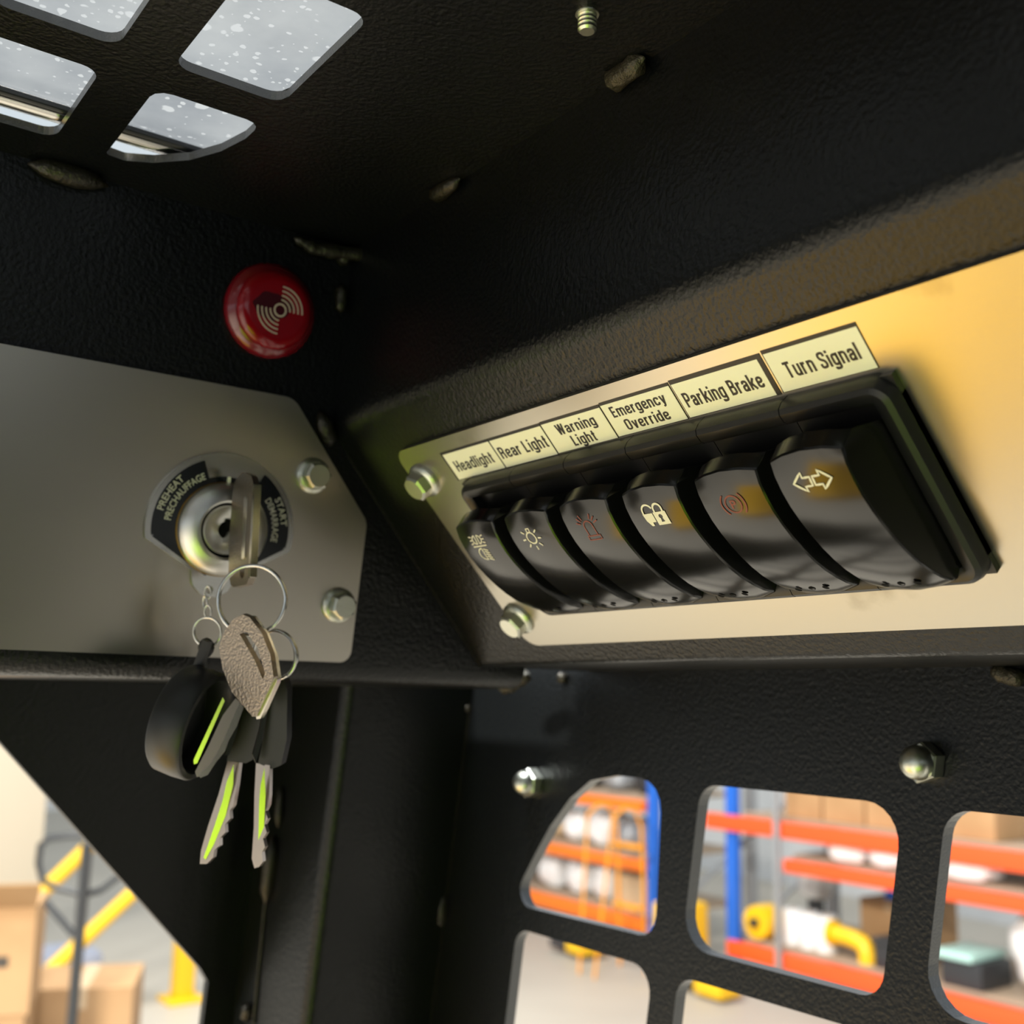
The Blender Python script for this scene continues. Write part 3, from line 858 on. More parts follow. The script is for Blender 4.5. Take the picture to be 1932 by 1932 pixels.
def label(name, u0, u1, va, vb, lines, lab, border):
    t = thing(name, FD((u0 + u1) / 2, vb, P0), lab, 'label', 'printed labels above the rocker switches')
    v, f, ix = slab([(u0, va), (u1, va), (u1, vb), (u0, vb)], [], P0, P0 + .14, FD); pydata('backing', v, f, LABELK, t)
    l, r, tp, bt = border
    v, f, ix = slab([(u0 + l, va + tp), (u1 - r, va + tp), (u1 - r, vb - bt), (u0 + l, vb - bt)], [], P0 + .14, P0 + .22, FD); pydata('label_face', v, f, LABELW, t)
    for s, x0, x1, y0, y1 in lines:
        V, Fc = stroke_text(s, x0, x1, y0, y1)
        pydata('lettering', [FD(x, y, P0 + .26) for x, y in V], Fc, LABELK, t)
def L1(s, u0, u1, vm, h): return (s, u0, u1, vm + h / 2, vm - h / 2)
label('label_sticker', -281.4, -256.4, 19.0, 29.2, [L1('Headlight', -278.0, -259.0, 24.6, 3.7)], 'small cream label reading Headlight above the leftmost rocker', (.9, .15, .8, .2))
label('label_sticker', -256.1, -232.2, 19.0, 29.2, [L1('Rear Light', -254.9, -233.4, 24.3, 3.8)], 'small cream label reading Rear Light', (.15, .15, .8, .2))
label('label_sticker', -231.9, -207.7, 18.8, 29.0, [L1('Warning', -227.2, -211.7, 22.3, 3.2), L1('Light', -224.0, -214.8, 26.4, 3.2)], 'small cream label reading Warning Light in two lines', (.15, .15, .8, .2))
label('label_sticker', -207.4, -182.9, 18.5, 28.8, [L1('Emergency', -205.0, -186.0, 21.8, 3.1), L1('Override', -202.8, -187.6, 26.0, 3.1)], 'small cream label reading Emergency Override in two lines', (.15, .15, .8, .2))
label('label_sticker', -182.5, -155.0, 18.2, 28.7, [L1('Parking Brake', -180.9, -157.6, 24.0, 3.9)], 'cream label with black border reading Parking Brake', (.3, 1.2, 1.1, .2))
label('label_sticker', -154.4, -130.3, 17.8, 28.5, [L1('Turn Signal', -150.9, -132.6, 23.6, 3.9)], 'small cream label reading Turn Signal at the right end of the row', (.3, .2, .9, .2))

# ------------------------------------------------------------------ keys and rings
def plane_poly(px_pts, c_px, depth, ncam):
    """outline seen at these pixels lying in a plane through c_px at a given depth; ncam = plane normal in camera axes"""
    nn = (CXV * ncam[0] + CDV * ncam[1] + CFV * ncam[2]).normalized()
    p0 = ray(*c_px) * depth
    return [ray(*p) * (p0.dot(nn) / ray(*p).dot(nn)) for p in px_pts], nn
def plate_from(px_pts, c_px, depth, ncam, th):
    P, nn = plane_poly(px_pts, c_px, depth, ncam)
    if nn.dot(CFV) < 0: nn = -nn
    o = P[0]; ex = (P[1] - P[0]).normalized(); ey = nn.cross(ex)
    p2 = [((p - o).dot(ex), (p - o).dot(ey)) for p in P]
    fr = lambda x, y, h: W(o + ex * x + ey * y + nn * h)
    return p2, fr
def key_plate(name, px_pts, c_px, depth, ncam, th, m, parent, holes=(), bev=0, rad=None):
    p2, fr = plate_from(px_pts, c_px, depth, ncam, th)
    o_ = p2
    hh = []
    for h in holes:
        P, nn = plane_poly(h, c_px, depth, ncam)
        base, _ = plane_poly(px_pts, c_px, depth, ncam)
        n2 = nn if nn.dot(CFV) > 0 else -nn
        o = base[0]; ex = (base[1] - base[0]).normalized(); ey = n2.cross(ex)
        hh.append([((p - o).dot(ex), (p - o).dot(ey)) for p in P])
    if rad: o_ = rounded(o_, rad, 4)
    v, f, ix = slab(o_, hh, 0, th, fr, 0)
    ob = pydata(name, v, f, m, parent, 30)
    return ob
# the key standing in the lock, its bow seen on edge
k1 = thing('ignition_key', W(LX, 305, 31), 'flat nickel key standing in the ignition lock', 'key', 'keys at the ignition')
bow = rounded([(325.5, 63.5), (319, 66), (311.8, 63.8), (309.6, 60.0), (308.8, 34), (310.5, 31.2), (322.5, 31.0), (325.2, 36), (326.3, 49)], [3, 3, 3, 2, 2, 2, 4, 4, 0], 4)
v, f, ix = slab(bow, [circle(1.7, 16, 314.5, 35.0)], LX - 1.0, LX + 1.0, lambda y, z, h: W(h, y, z)); pydata('bow', v, f, NICKEL, k1, 30)
v, f = boxvf(LX - .9, LX + .9, 325, 340, 45.6, 48.6, lambda a, b, c: W(a, b, c)); pydata('shank', v, f, NICKELS, k1)
v, f, ix = slab(rounded([(313.2, 58), (316.0, 58), (315.2, 39), (313.0, 39)], .9), [], LX - 1.25, LX - .9, lambda y, z, h: W(h, y, z)); pydata('bow_rib', v, f, NICKELS, k1)
v, f, ix = slab(rounded([(308.9, 61), (310.3, 61), (310.0, 33), (308.4, 33)], .3), [], LX - 1.05, LX + 1.05, lambda y, z, h: W(h, y, z)); pydata('polished_edge', v, f, NICKELS, k1)

def ring(name, cpx, depth, rx, ncam, wire, label, cat, grp=None, turns=1.9, m=CHROME2):
    nn = (CXV * ncam[0] + CDV * ncam[1] + CFV * ncam[2]).normalized()
    c = ray(*cpx) * depth
    ex = nn.orthogonal().normalized(); ex = (CXV - nn * CXV.dot(nn)).normalized(); ey = nn.cross(ex)
    pts = []
    n = int(44 * turns)
    for i in range(n + 1):
        a = 2 * math.pi * 44 * turns / 44 * i / n + .9
        pts.append(W(c + ex * (rx * math.cos(a)) + ey * (rx * math.sin(a)) + nn * (wire * 1.9 * (i / n - .5))))
    v, f = tube(pts, wire / 1000, 10)
    o = pydata(name, v, f, m, None, 60)
    return tag(o, label, cat, grp)
DK = 320.0
ring('split_ring', (475, 1132), DK, 65 / FPX * DK, (.10, .12, 1), .55, 'large steel split ring through the key in the lock', 'ring', 'key rings')
ring('split_ring', (518, 1236), DK + 4, 46 / FPX * (DK + 4), (.35, .0, 1), .55, 'smaller steel split ring behind the nickel key, carrying the black headed keys', 'ring', 'key rings')
ring('split_ring', (391, 1192), 331, 27 / FPX * 331, (.15, 0, 1), .35, 'thin tiny ring joining the black rubber cap to its chain', 'ring', 'key rings', 1.4)
# second nickel key hanging from the ring
k2 = thing('nickel_key', W(ray(485, 1357) * (DK - 6)), 'flat nickel key with pointed bow hanging from the large ring', 'key', 'keys at the ignition')
bowp = [(440, 1168), (457, 1159), (471, 1165), (494, 1195), (510, 1235), (516, 1278), (485, 1352), (476, 1352), (437, 1305), (420, 1262), (413, 1222), (424, 1190)]
slot = [(452, 1196), (466, 1192), (487, 1225), (500, 1270), (496, 1282), (480, 1245)]
key_plate('bow', bowp, (465, 1255), DK - 7, (.45, -.05, 1), 2.1, NICKEL, k2, [slot])
key_plate('bow_rim', [(516, 1278), (523, 1282), (521, 1290), (491, 1356), (484, 1357), (483, 1350)], (500, 1320), DK - 7.6, (.3, .0, 1), 2.4, NICKELS, k2)
key_plate('bow_rim', [(470, 1163), (476, 1165), (499, 1197), (516, 1240), (522, 1282), (516, 1280), (509, 1238), (493, 1197)], (500, 1220), DK - 7.3, (.45, -.05, 1), 2.2, CHROME2, k2)
blp = [(444, 1318), (458, 1330), (448, 1352), (432, 1392), (415, 1418), (400, 1448), (384, 1464), (371, 1466), (368, 1456), (392, 1410), (420, 1350)]
key_plate('blade', blp, (415, 1395), DK - 2, (-.15, .1, 1), 1.6, NICKELB, k2)
key_plate('blade_edge', [(452, 1326), (460, 1334), (446, 1372), (432, 1396), (424, 1418), (406, 1440), (392, 1462), (378, 1468), (374, 1462), (398, 1440), (414, 1412), (422, 1396), (436, 1362)], (415, 1400), DK - 2.6, (-.15, .1, 1), 1.0, NICKELS, k2)
key_plate('blade_groove', [(420, 1316), (424, 1322), (372, 1440), (366, 1442), (365, 1434)], (395, 1380), DK - 2.6, (-.17, -.09, 1), .5, NICKELS, k2)
# two keys with black plastic heads
def black_key(lab, head, cuff, blade, cpx, depth, groove):
    t = thing('black_headed_key', W(ray(*blade[-3]) * depth), lab, 'key', 'keys at the ignition')
    key_plate('head', head, cpx, depth, (.15, 0, 1), 4.2, RUBBER, t, rad=None)
    key_plate('head_face', cuff, cpx, depth - 1.0, (-.5, 0, 1), 1.2, RUBBER, t)
    key_plate('blade', blade, cpx, depth + 1.2, (.25, .12, 1), 1.9, NICKELB, t)
    gc = (sum(p_[0] for p_ in groove) / len(groove), sum(p_[1] for p_ in groove) / len(groove))
    bl_, bn_ = plane_poly([gc], cpx, depth + 1.2, (.25, .12, 1))
    key_plate('blade_groove', groove, gc, bl_[0].dot(CFV) - .9, (-.17, -.06, 1), .5, NICKELS, t)
black_key('black headed key hanging lowest on the right with straight blade', [(507, 1290), (522, 1278), (537, 1284), (542, 1302), (541, 1395), (530, 1444), (512, 1451), (487, 1440), (495, 1400), (503, 1340)],
          [(503, 1300), (508, 1300), (503, 1352), (492, 1408), (483, 1440), (477, 1424), (490, 1378)],
          [(483, 1440), (509, 1444), (508, 1500), (506, 1520), (501, 1530), (505, 1545), (499, 1556), (503, 1571), (496, 1582), (500, 1598), (494, 1608), (496, 1626), (488, 1636), (480, 1638), (475, 1620), (479, 1560), (480, 1500)], (512, 1370), DK + 3,
          [(492, 1478), (499, 1448), (501, 1500), (498, 1560), (492, 1628), (486, 1630), (488, 1560), (489, 1510)])
black_key('black headed key between the rubber cap and its twin, blade slanting left', [(455, 1290), (478, 1300), (494, 1335), (490, 1385), (476, 1434), (464, 1440), (428, 1436), (432, 1410), (444, 1370), (452, 1330)],
          [(450, 1330), (456, 1330), (448, 1380), (432, 1425), (424, 1425), (436, 1380)],
          [(430, 1434), (452, 1438), (447, 1480), (440, 1520), (433, 1530), (434, 1545), (424, 1556), (425, 1571), (414, 1582), (414, 1596), (404, 1604), (402, 1618), (390, 1630), (377, 1630), (379, 1606), (392, 1560), (412, 1500)], (462, 1370), DK + 6,
          [(428, 1474), (441, 1442), (440, 1480), (426, 1538), (404, 1592), (388, 1622), (384, 1618), (404, 1560), (420, 1510)])
# rubber dust cap on its strap
cap = thing('rubber_cap', W(ray(340, 1475) * 322), 'thick round black rubber dust cap hanging on a strap below the lock', 'cap')
CA = (CXV * .945 + CDV * .25 - CFV * .20).normalized()
CC = ray(392, 1372) * 322
c_x = CA.orthogonal().normalized(); c_y = CA.cross(c_x)
FC_ = lambda x, y, h: W(CC + c_x * x + c_y * y + CA * h)
Rk = 15.6
v, f = lathe([(Rk - 3, -11.2), (Rk - .9, -10.9), (Rk, -9.8), (Rk + .35, -5), (Rk + .2, -.8), (Rk - .4, 0), (Rk - 1.8, .1), (Rk - 2.4, -.6), (Rk - 2.6, -8), (2, -8.4)], FC_, 0, 0, 48); pydata('cap_body', v, f, RUBBER, cap, 40)
strap = [(382, 1207), (394, 1212), (385, 1240), (374, 1270), (366, 1305), (346, 1318), (352, 1290), (366, 1250)]
key_plate('strap', strap, (375, 1260), 326, (.5, 0, 1), 1.6, RUBBER, cap)
kn = W(ray(389, 1222) * 328)
me = bpy.data.meshes.new('strap_knob'); bm = bmesh.new(); bmesh.ops.create_icosphere(bm, subdivisions=2, radius=.0024, matrix=Matrix.Translation(kn) @ Matrix.Diagonal((1, 1, 1.25, 1)).to_4x4()); bm.to_mesh(me); bm.free()
link_mesh('strap_knob', me, RUBBER, cap, 60)
# little chain from the lock tab to the ring
ch = thing('cap_chain', W(ray(388, 1165) * 331), 'short fine steel chain below the ignition lock', 'chain')
for i, (cp, dp) in enumerate((((392, 1118), 337), ((387, 1136), 334), ((392, 1154), 332))):
    nn = (CFV + CXV * (.9 if i % 2 else .1)).normalized(); c = ray(*cp) * dp
    ex = (CXV - nn * CXV.dot(nn)).normalized(); ey = nn.cross(ex)
    v, f = tube([W(c + ex * 1.0 * math.cos(a) + ey * 1.9 * math.sin(a)) for a in [2 * math.pi * k / 20 for k in range(20)]], .00028, 8, True)
    pydata('chain_link', v, f, CHROME2, ch, 60)

# ------------------------------------------------------------------ the warehouse outside
FLOORM = mat('pale_concrete', (.42, .39, .35), .45, spec=.3)
vary(FLOORM, .5, (.39, .355, .30), (.47, .43, .365), 6)
v, f = boxvf(-14, 16, -14, 20, -.1, 0); tag(pydata('floor', v, f, FLOORM, recenter=False), kind='structure', label='pale polished concrete warehouse floor')
WALLM = mat('light_grey_wall_cladding', (.62, .63, .64), .6)
v, f = boxvf(9.2, 9.4, -14, 20, 0, 6); tag(pydata('wall_back', v, f, WALLM, recenter=False), kind='structure', label='light grey warehouse wall behind the racks')
v, f = boxvf(-14, 9.2, 18, 18.2, 0, 6); tag(pydata('wall_end', v, f, WALLM, recenter=False), kind='structure', label='light grey warehouse end wall')
RBLUE = mat('blue_rack_upright', (.015, .13, .60), .4)
RRED = mat('red_orange_rack_beam', (.85, .10, .02), .4)
RORG = mat('orange_rack_beam', (.88, .19, .015), .4)
BOARD = mat('shelf_board', (.36, .27, .19), .6)
CARD = mat('cardboard', (.55, .33, .16), .7); vary(CARD, 3, (.40, .23, .105), (.48, .29, .14), 3)
CARDL = mat('pale_cardboard', (.58, .42, .26), .7)
WHITE = mat('white_wrap', (.80, .80, .80), .3)
GREY = mat('grey_steel', (.33, .34, .36), .4, .3)
YEL = mat('safety_yellow', (.85, .50, .01), .4)
DKM = mat('dark_tube', (.03, .032, .036), .4)
GREEN = mat('pale_green_plastic', (.45, .70, .64), .4)
TAN = mat('cream_panel', (.60, .52, .40), .6)
LETK = mat('box_print', (.06, .05, .04), .7)
XR = 5.65
def upright(y, x=XR):
    t = thing('rack_upright', (x + .5, y, 0), 'blue pallet rack upright frame at %s' % {6.03: 'the bay with the orange ladder', 5.28: 'the left end of the red beams', 2.35: 'the near end of the red beams'}.get(y, 'the far end of the orange beams'), 'rack', 'blue rack uprights')
    for xx in (x, x + 1.0):
        rbox('column', xx, xx + .05, y - .045, y + .045, 0, 2.6, .006, RBLUE if xx == x else GREY, t)
    for k in range(4):
        z0 = .25 + k * .6
        v, f = tube([(x + .04, y, z0), (x + 1.04, y, z0 + .55)], .018, 8); pydata('brace', v, f, GREY, t)
for y in (6.03, 5.28, 2.35, 8.9): upright(y)
def beam(y0, y1, z0, z1, m, lab, x=XR):
    o = rbox('rack_beam', x - .03, x + .03, y0, y1, z0, z1, .008, m); return tag(o, lab, 'beam', 'rack beams')
beam(2.4, 5.48, .97, 1.07, RRED, 'upper red orange rack beam carrying the cartons')
beam(2.4, 4.82, .77, .85, RRED, 'middle red orange rack beam below the white wrapped packs')
beam(2.4, 5.3, .19, .29, RRED, 'lowest red orange rack beam below the yellow machine parts')
beam(6.1, 8.8, 1.01, 1.09, RORG, 'upper orange rack beam behind the ladder')
beam(6.1, 8.8, .60, .68, RORG, 'middle orange rack beam behind the ladder')
beam(6.1, 8.8, .19, .29, RORG, 'lowest orange rack beam behind the ladder')
def shelf(y0, y1, z, lab):
    t = thing('shelf_deck', (XR + .5, (y0 + y1) / 2, z), lab, 'shelf', 'rack shelf decks')
    n = 6
    for k in range(n):
        x0 = XR + .04 + k * .16
        rbox('plank', x0, x0 + .15, y0, y1, z, z + .025, .004, BOARD, t)
shelf(2.42, 5.2, 1.07, 'plank deck on the upper red beam')
shelf(2.42, 4.8, .85, 'plank deck on the middle red beam')
shelf(2.42, 5.2, .29, 'plank deck on the lowest red beam')
shelf(6.1, 8.8, 1.09, 'plank deck on the upper orange beam')
shelf(6.1, 8.8, .68, 'plank deck on the middle orange beam')
shelf(6.1, 8.8, .29, 'plank deck on the lowest orange beam')
o = rbox('partition_post', XR - .06, XR - .035, 4.83, 4.87, 0, 1.6, .006, GREY); tag(o, 'slim grey post at the end of the middle red beam', 'post')
# cartons on the upper deck
def carton(x0, x1, y0, y1, z0, z1, lab, m=CARD, grp='cartons on the racks', tape=True):
    t = thing('carton', ((x0 + x1) / 2, (y0 + y1) / 2, z0), lab, 'box', grp)
    rbox('carton_body', x0, x1, y0, y1, z0, z1, .008, m, t)
    ym = (y0 + y1) / 2
    v, f = boxvf(x0 - .001, x1 + .001, ym - .025, ym + .025, z1 - .06, z1 + .001); pydata('tape', v, f, CARDL, t)
    return t
Z3 = 1.096
carton(XR + .05, XR + .5, 4.58, 4.86, Z3, Z3 + .34, 'carton on the upper red beam, next to the grey post')
carton(XR + .05, XR + .5, 4.27, 4.565, Z3, Z3 + .33, 'carton on the upper red beam, second from the grey post')
carton(XR + .05, XR + .5, 3.96, 4.255, Z3, Z3 + .34, 'carton on the upper red beam, third from the grey post')
carton(XR + .05, XR + .5, 3.44, 3.94, Z3, Z3 + .32, 'wide carton on the upper red beam, fourth from the grey post')
def lump(name, c, r, m, lab, cat, grp=None, seed=0, sub=3, rough=.18):
    me = bpy.data.meshes.new(name); bm = bmesh.new(); bmesh.ops.create_icosphere(bm, subdivisions=sub, radius=1)
    for q in bm.verts:
        n_ = q.co.normalized()
        e = [math.copysign(abs(a) ** .7, a) for a in n_]
        k = 1 + rough * noise.noise(n_ * 2.1 + Vector((seed * 3.3, seed, 0)))
        q.co = Vector((c[0] + r[0] * e[0] * k, c[1] + r[1] * e[1] * k, max(c[2] + r[2] * e[2] * k, c[2] - r[2] * .9)))
    bm.to_mesh(me); bm.free()
    return tag(link_mesh(name, me, m, None, 70), lab, cat, grp)
Zm, Zl = .876, .316
lump('wrapped_pack', (XR + .10, 4.40, Zm + .06), (.10, .13, .065), WHITE, 'white plastic wrapped pack on the middle red beam, nearest the grey post', 'pack', 'white packs on the rack', 1)
lump('wrapped_pack', (XR + .10, 4.12, Zm + .06), (.10, .12, .065), WHITE, 'white plastic wrapped pack on the middle red beam, second from the grey post', 'pack', 'white packs on the rack', 2)
lump('wrapped_pack', (XR + .10, 3.62, Zm + .06), (.10, .16, .065), WHITE, 'long white wrapped pack on the middle red beam in the right-hand opening', 'pack', 'white packs on the rack', 3)
lump('white_bag', (XR + .3, 3.22, .56), (.24, .24, .20), WHITE, 'big white bag sagging on the lowest shelf at the right edge', 'bag', None, 4)
# yellow machine parts, rolls, crate on the lowest deck
t = thing('hose_reel', (XR + .2, 5.12, Zl), 'round yellow machine housing on the lowest shelf', 'machine part')
v, f = lathe([(.05, -.09), (.10, -.09), (.105, -.05), (.105, .05), (.10, .09), (.05, .09)], lambda a, b, h: Vector((XR + .12 + h, 5.10 + a, Zl + .105 + b)), 0, 0, 28); pydata('housing', v, f, YEL, t, 40)
v, f = lathe([(.03, -.13), (.03, .13)], lambda a, b, h: Vector((XR + .12 + h, 5.10 + a, Zl + .105 + b)), 0, 0, 16); pydata('hub', v, f, DKM, t, 40)
for i, yy in enumerate((4.90, 4.77, 4.64)):
    t = thing('paper_roll', (XR + .15, yy, Zl), ['white roll on the lowest shelf, next to the yellow housing', 'white roll on the lowest shelf, middle one of three', 'white roll on the lowest shelf, next to the yellow pipe'][i], 'roll', 'white rolls on the lowest shelf')
    v, f = lathe([(.06, 0), (.062, .01), (.062, .2), (.06, .21)], lambda a, b, h, yy=yy: Vector((XR + .15 + a, yy + b, Zl + h)), 0, 0, 24); pydata('roll', v, f, WHITE, t, 40)
    v, f = lathe([(.018, .205), (.018, .212)], lambda a, b, h, yy=yy: Vector((XR + .15 + a, yy + b, Zl + h)), 0, 0, 14); pydata('core', v, f, CARD, t, 40)
t = thing('yellow_fitting', (XR + .1, 4.42, Zl), 'bent yellow pipe fitting on the lowest shelf', 'machine part')
v, f = tube([(XR + .1, 4.54, Zl + .13), (XR + .1, 4.40, Zl + .12), (XR + .1, 4.33, Zl + .10), (XR + .1, 4.31, Zl + .05), (XR + .1, 4.31, Zl)], .052, 14); pydata('pipe', v, f, YEL, t, 50)
v, f = lathe([(.075, 0), (.075, .025)], lambda a, b, h: Vector((XR + .1 + a, 4.54 + h, Zl + .13 + b)), 0, 0, 20); pydata('flange', v, f, YEL, t, 40)
t = thing('black_crate', (XR + .2, 4.16, Zl), 'black plastic crate on the lowest shelf beside the yellow fitting', 'crate')
rbox('crate_body', XR + .05, XR + .35, 4.03, 4.23, Zl, Zl + .15, .012, DKM, t); rbox('crate_rim', XR + .035, XR + .365, 4.015, 4.245, Zl + .14, Zl + .165, .006, DKM, t)
t = thing('black_crate', (XR + .2, 3.68, Zl), 'black plastic crate with pale green lid in the right-hand opening', 'crate')
rbox('crate_body', XR + .05, XR + .35, 3.56, 3.80, Zl, Zl + .14, .012, DKM, t); rbox('lid', XR + .03, XR + .37, 3.60, 3.84, Zl + .14, Zl + .18, .012, GREEN, t)
carton(XR + .45, XR + .85, 4.2, 4.62, Zl, Zl + .3, 'open low carton behind the yellow fitting')
lump('white_globe', (XR + .5, 5.0, Zl + .32), (.1, .1, .1), WHITE, 'white round lamp globe behind the rolls', 'globe', None, 6, 3, .03)
o = rbox('globe_stand', XR + .46, XR + .54, 4.96, 5.04, Zl, Zl + .235, .01, DKM); tag(o, 'dark stand under the white globe', 'stand')
o = rbox('yellow_bin', XR - .42, XR - .12, 5.36, 5.58, 0, .52, .03, YEL); tag(o, 'orange yellow bin on the floor beside the blue upright', 'bin')
lump('grey_bundle', (XR + .45, 4.55, Zm + .05), (.12, .2, .055), GREY, 'grey bundle behind the white packs on the middle red beam', 'bundle', None, 51)
o = rbox('blue_tray', XR + .5, XR + .8, 4.25, 4.47, Zl + .302, Zl + .39, .01, RBLUE); tag(o, 'blue tray standing on the low carton behind the yellow fitting', 'tray')
# left bay goods
for i, (y0, z, r, m_) in enumerate(((6.45, .705, .12, GREY), (6.75, .705, .13, WHITE), (7.05, .705, .12, WHITE), (7.35, .705, .11, CARDL))):
    lump('shelf_bundle', (XR + .25, y0, z + r * .9), (.18, .13, r), m_, ['grey bundle on the middle orange shelf next to the ladder', 'white bundle on the middle orange shelf, second from the ladder', 'white bundle on the middle orange shelf, third from the ladder', 'pale tan bundle at the left end of the middle orange shelf'][i], 'bundle', 'bundles behind the ladder', 10 + i)
for i, (y0, m_) in enumerate(((7.02, WHITE), (7.35, WHITE), (6.70, WHITE))):
    lump('white_sack', (XR + .25, y0, .316 + .12), (.18, .12, .13), m_, ['white sack on the lowest orange shelf, middle one', 'white sack at the left end of the lowest orange shelf', 'white sack on the lowest orange shelf, next to the pale carton'][i], 'sack', 'sacks behind the ladder', 20 + i)
carton(XR + .06, XR + .4, 6.2, 6.52, .316, .316 + .22, 'pale carton on the lowest orange shelf by the blue upright', CARDL)
for i, (y0, m_) in enumerate(((6.65, GREY), (7.05, DKM), (6.28, DKM))):
    lump('dark_bundle', (XR + .3, y0, 1.116 + .12), (.18, .13, .13), m_, ['grey bundle on the upper orange shelf', 'dark bundle at the left of the upper orange shelf', 'dark bundle on the upper orange shelf by the blue upright'][i], 'bundle', 'bundles on the upper orange shelf', 30 + i)
# orange rolling ladder in front of the left bay
ld = thing('step_ladder', (5.3, 6.1, 0), 'orange tubular step ladder standing before the left rack bay', 'ladder')
LO = mat('ladder_orange', (.92, .36, .02), .4)
for dy in (0, .26):
    v, f = tube([(5.42, 5.84 + dy, 0), (5.40, 5.84 + dy, .6), (5.38, 5.84 + dy, .95), (5.32, 5.84 + dy, 1.06), (5.22, 5.84 + dy, 1.08), (5.12, 5.84 + dy, 1.02)], .011, 10); pydata('rail', v, f, LO, ld, 60)
    v, f = tube([(5.12, 5.84 + dy, 1.02), (5.02, 5.90 + dy * .6, 0)], .009, 10); pydata('rear_leg', v, f, LO, ld, 60)
for k in range(2):
    z = .40 + k * .4
    rbox('step', 5.34, 5.42, 5.84, 6.10, z, z + .025, .008, LO, ld)
# yellow parts on the floor beyond the lower openings
t = thing('floor_jack', (5.35, 6.45, 0), 'small yellow jack on the floor under the orange rack', 'jack')
rbox('jack_body', 5.25, 5.50, 6.30, 6.50, .03, .13, .03, YEL, t); rbox('jack_arm', 5.28, 5.38, 6.5, 6.72, .03, .09, .02, DKM, t)
t = thing('floor_jack', (5.3, 5.0, 0), 'orange yellow trolley foot on the floor under the red rack', 'jack')
rbox('jack_body', 5.25, 5.45, 5.0, 5.24, .02, .12, .03, YEL, t); rbox('jack_arm', 5.3, 5.4, 5.24, 5.4, .02, .08, .02, DKM, t)

# left: boxes on a trolley, guard rail, cream panel
def gnd(px, py, z=0.0):
    r = ray(px, py); k = (z - EYE) / r.z; return Vector((r.x * k, r.y * k, z))
def at(px, py, d): r = ray(px, py) * d; return Vector((r.x, r.y, r.z + EYE))
def boxat(name, x, y, zb, zt, w, dpt, rot, m, lab, grp, flaps=False):
    """carton with its near right-hand corner over (x, y), standing on zb"""
    h = zt - zb
    t = thing(name, (x, y, zb), lab, 'box', grp)
    ca, sa = math.cos(rot), math.sin(rot)
    F_ = lambda a, b, e: Vector((x + a * ca - b * sa, y + a * sa + b * ca, zb + e))
    pydata('carton_body', *boxvf(-w, 0, 0, dpt, 0, h, F_), m, t)
    pydata('tape', *boxvf(-w / 2 - .03, -w / 2 + .03, -.002, dpt + .002, h - .08, h + .002, F_), CARDL, t)
    pydata('print_mark', *boxvf(-w * .42, -w * .2, -.003, -.001, h * .45, h * .55, F_), LETK, t)
    if flaps:
        vv = [F_(-w, 0, h), F_(0, 0, h), F_(0.02, -.12, h + .10), F_(-w - .02, -.12, h + .10)]
        vv += [p_ + Vector((0, 0, .006)) for p_ in vv]
        pydata('flap', vv, [(0, 1, 2, 3), (4, 7, 6, 5), (0, 4, 5, 1), (1, 5, 6, 2), (2, 6, 7, 3), (3, 7, 4, 0)], CARD, t)
    return t
tz = .22
c1, c2 = at(252, 1862, 4.6), at(70, 1712, 4.2)
boxat('carton', c1.x, c1.y, tz + .001, c1.z, .42, .42, -.42, CARD, 'carton with pale taped lid on the trolley in the lower left opening', 'cartons on the trolley')
boxat('carton', c2.x, c2.y, c2.z - .38, c2.z, .42, .36, -.35, CARD, 'carton stacked highest at the left edge of the opening', 'cartons on the trolley', True)
boxat('carton', c2.x - .01, c2.y + .01, tz + .001, c2.z - .382, .42, .36, -.35, CARD, 'carton under the top one at the left edge', 'cartons on the trolley')
zb = tz
tr_ = thing('trolley', (1.6, 4.4, 0), 'flat trolley with dark tube handle under the cartons', 'trolley')
rbox('deck', .75, 2.05, 3.9, 5.0, zb - .05, zb, .01, GREY, tr_)
for (wx, wy) in ((.85, 4.0), (1.95, 4.0), (.85, 4.9), (1.95, 4.9)):
    v, f = lathe([(.05, -.02), (.06, -.015), (.06, .015), (.05, .02)], lambda a, b, h, wx=wx, wy=wy: Vector((wx + h, wy + a, .06 + b)), 0, 0, 20); pydata('wheel', v, f, DKM, tr_, 40)
    v, f = tube([(wx, wy, .06), (wx, wy, zb - .05)], .02, 8); pydata('caster_post', v, f, GREY, tr_)
dH = 3.7
v, f = tube([at(165, 1590, dH), at(150, 1760, dH), at(133, 1960, dH)], .018, 10); pydata('handle_pole', v, f, DKM, tr_, 50)
lp = [at(*p_, dH + .05) for p_ in ((230, 1650), (190, 1680), (160, 1688), (110, 1676), (80, 1662), (72, 1630), (76, 1595), (92, 1582), (130, 1577), (170, 1575))]
v, f = tube(lp, .011, 8); pydata('handle_loop', v, f, DKM, tr_, 60)
v, f = tube([at(86, 1702, dH + .05), at(140, 1765, dH + .03)], .011, 8); pydata('handle_brace', v, f, DKM, tr_, 60)
g0 = gnd(342, 1888)
gr_ = thing('guard_rail', (g0.x, g0.y, 0), 'yellow guard rail post with diagonal braces on the warehouse floor', 'guard rail')
rbox('post', g0.x - .055, g0.x + .055, g0.y - .055, g0.y + .055, .02, 1.6, .01, YEL, gr_)
rbox('foot_plate', g0.x - .11, g0.x + .11, g0.y - .11, g0.y + .11, 0, .025, .006, YEL, gr_)
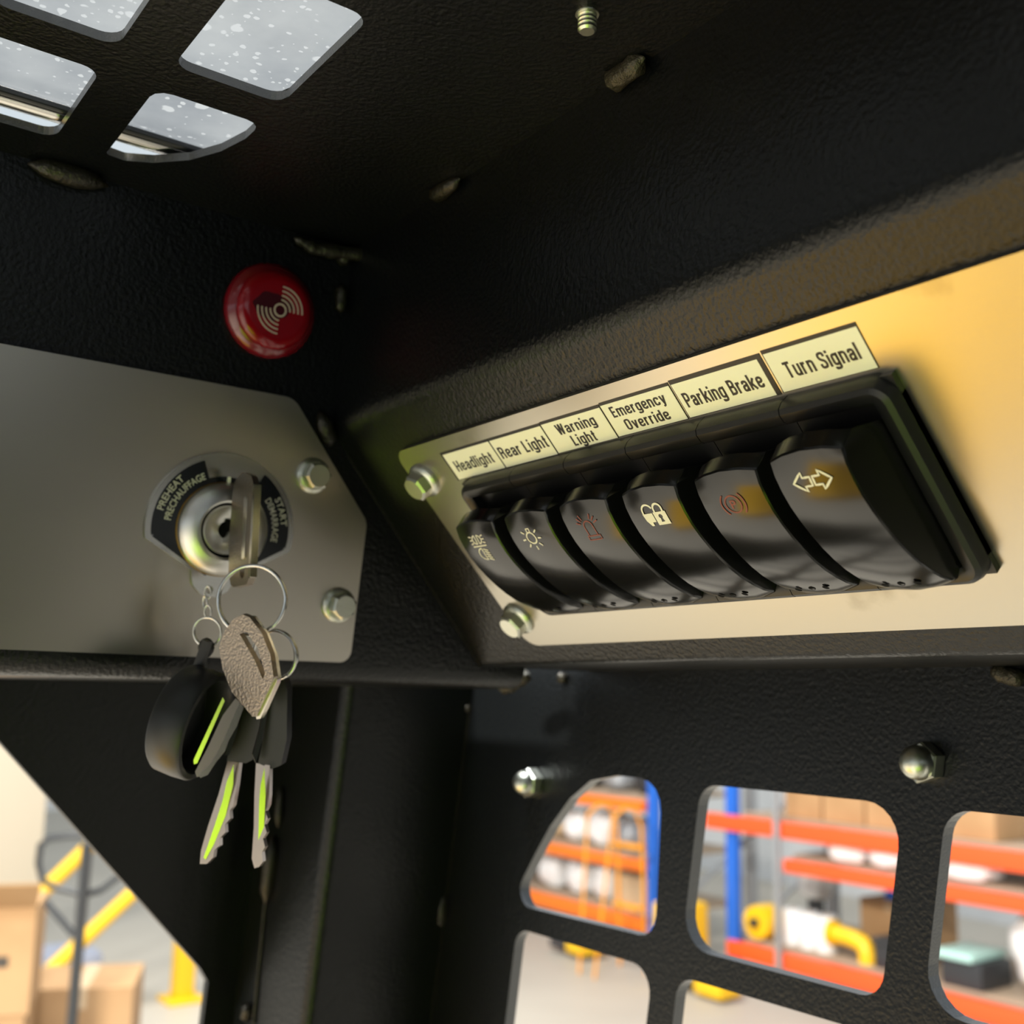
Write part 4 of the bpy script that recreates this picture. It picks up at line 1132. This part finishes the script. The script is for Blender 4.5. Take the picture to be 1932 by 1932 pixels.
dp = (g0 - Vector((0, 0, EYE))).dot(CFV)
for zt_, b in ((1.50, (62, 1700)), (.93, (155, 1775))):
    p1, q = Vector((g0.x, g0.y, zt_)), at(*b, dp * .92)
    e_ = p1 + (q - p1) * ((p1.z - .02) / (p1.z - q.z))
    v, f = tube([p1, e_], .042, 10); pydata('brace', v, f, YEL, gr_, 50)
gp = at(40, 1618, 7.4)
o = rbox('cream_panel', gp.x - .5, gp.x + .13, gp.y + .0, gp.y + .1, 0, 1.62, .01, TAN); tag(o, 'cream panel leaning upright behind the cartons at the left edge', 'panel')
o = rbox('grey_pallet_load', 1.75, 2.15, 6.9, 7.3, 0, .30, .03, mat('blue_grey_wrap', (.30, .33, .42), .5)); tag(o, 'low blue grey load on the floor behind the trolley', 'load')

# ------------------------------------------------------------------ unseen seat, plus a lime vest and amber pad added for their reflections
LIME = mat('lime_vest_fabric', (.42, .74, .004), .6)
AMBER = mat('amber_reflector_pad', (.78, .43, .006), .5)
t = thing('operator_seat', (-.3, -.3, 0), 'dark vinyl operator seat behind the camera', 'seat')
rbox('cushion', -.46, .08, -.44, .06, EYE - .78, EYE - .66, .04, DKM, t, seg=3)
rbox('backrest', -.46, .08, -.54, -.45, EYE - .72, EYE - .30, .035, DKM, t, seg=3)
rbox('pedestal', -.44, -.14, -.36, -.04, 0, EYE - .78, .02, DKM, t)
lump('vest_stand_in', (-.14, -.17, EYE - .66 + .132), (.22, .21, .14), LIME, 'unseen lime lump standing in for a worn high-visibility vest', 'vest', None, 41, 4, .10)  # added behind the lens to put lime reflections on keys and plates
t = thing('amber_reflector', (-.2, .45, EYE - .75), 'unseen amber pad added for the golden reflection on the switch plate', 'reflector')  # pad invented and sized to give the switch plate its golden reflection
rbox('pad', -.40, .03, .30, .72, EYE - .62, EYE - .54, .03, AMBER, t, seg=3)
for x_ in (-.40, .02):
    v, f = tube([(x_, .43, EYE - .6), (x_, .43, EYE - 1.0), (x_, .50, EYE - 1.8)], .018, 12); pydata('support_tube', v, f, DKM, t, 50)
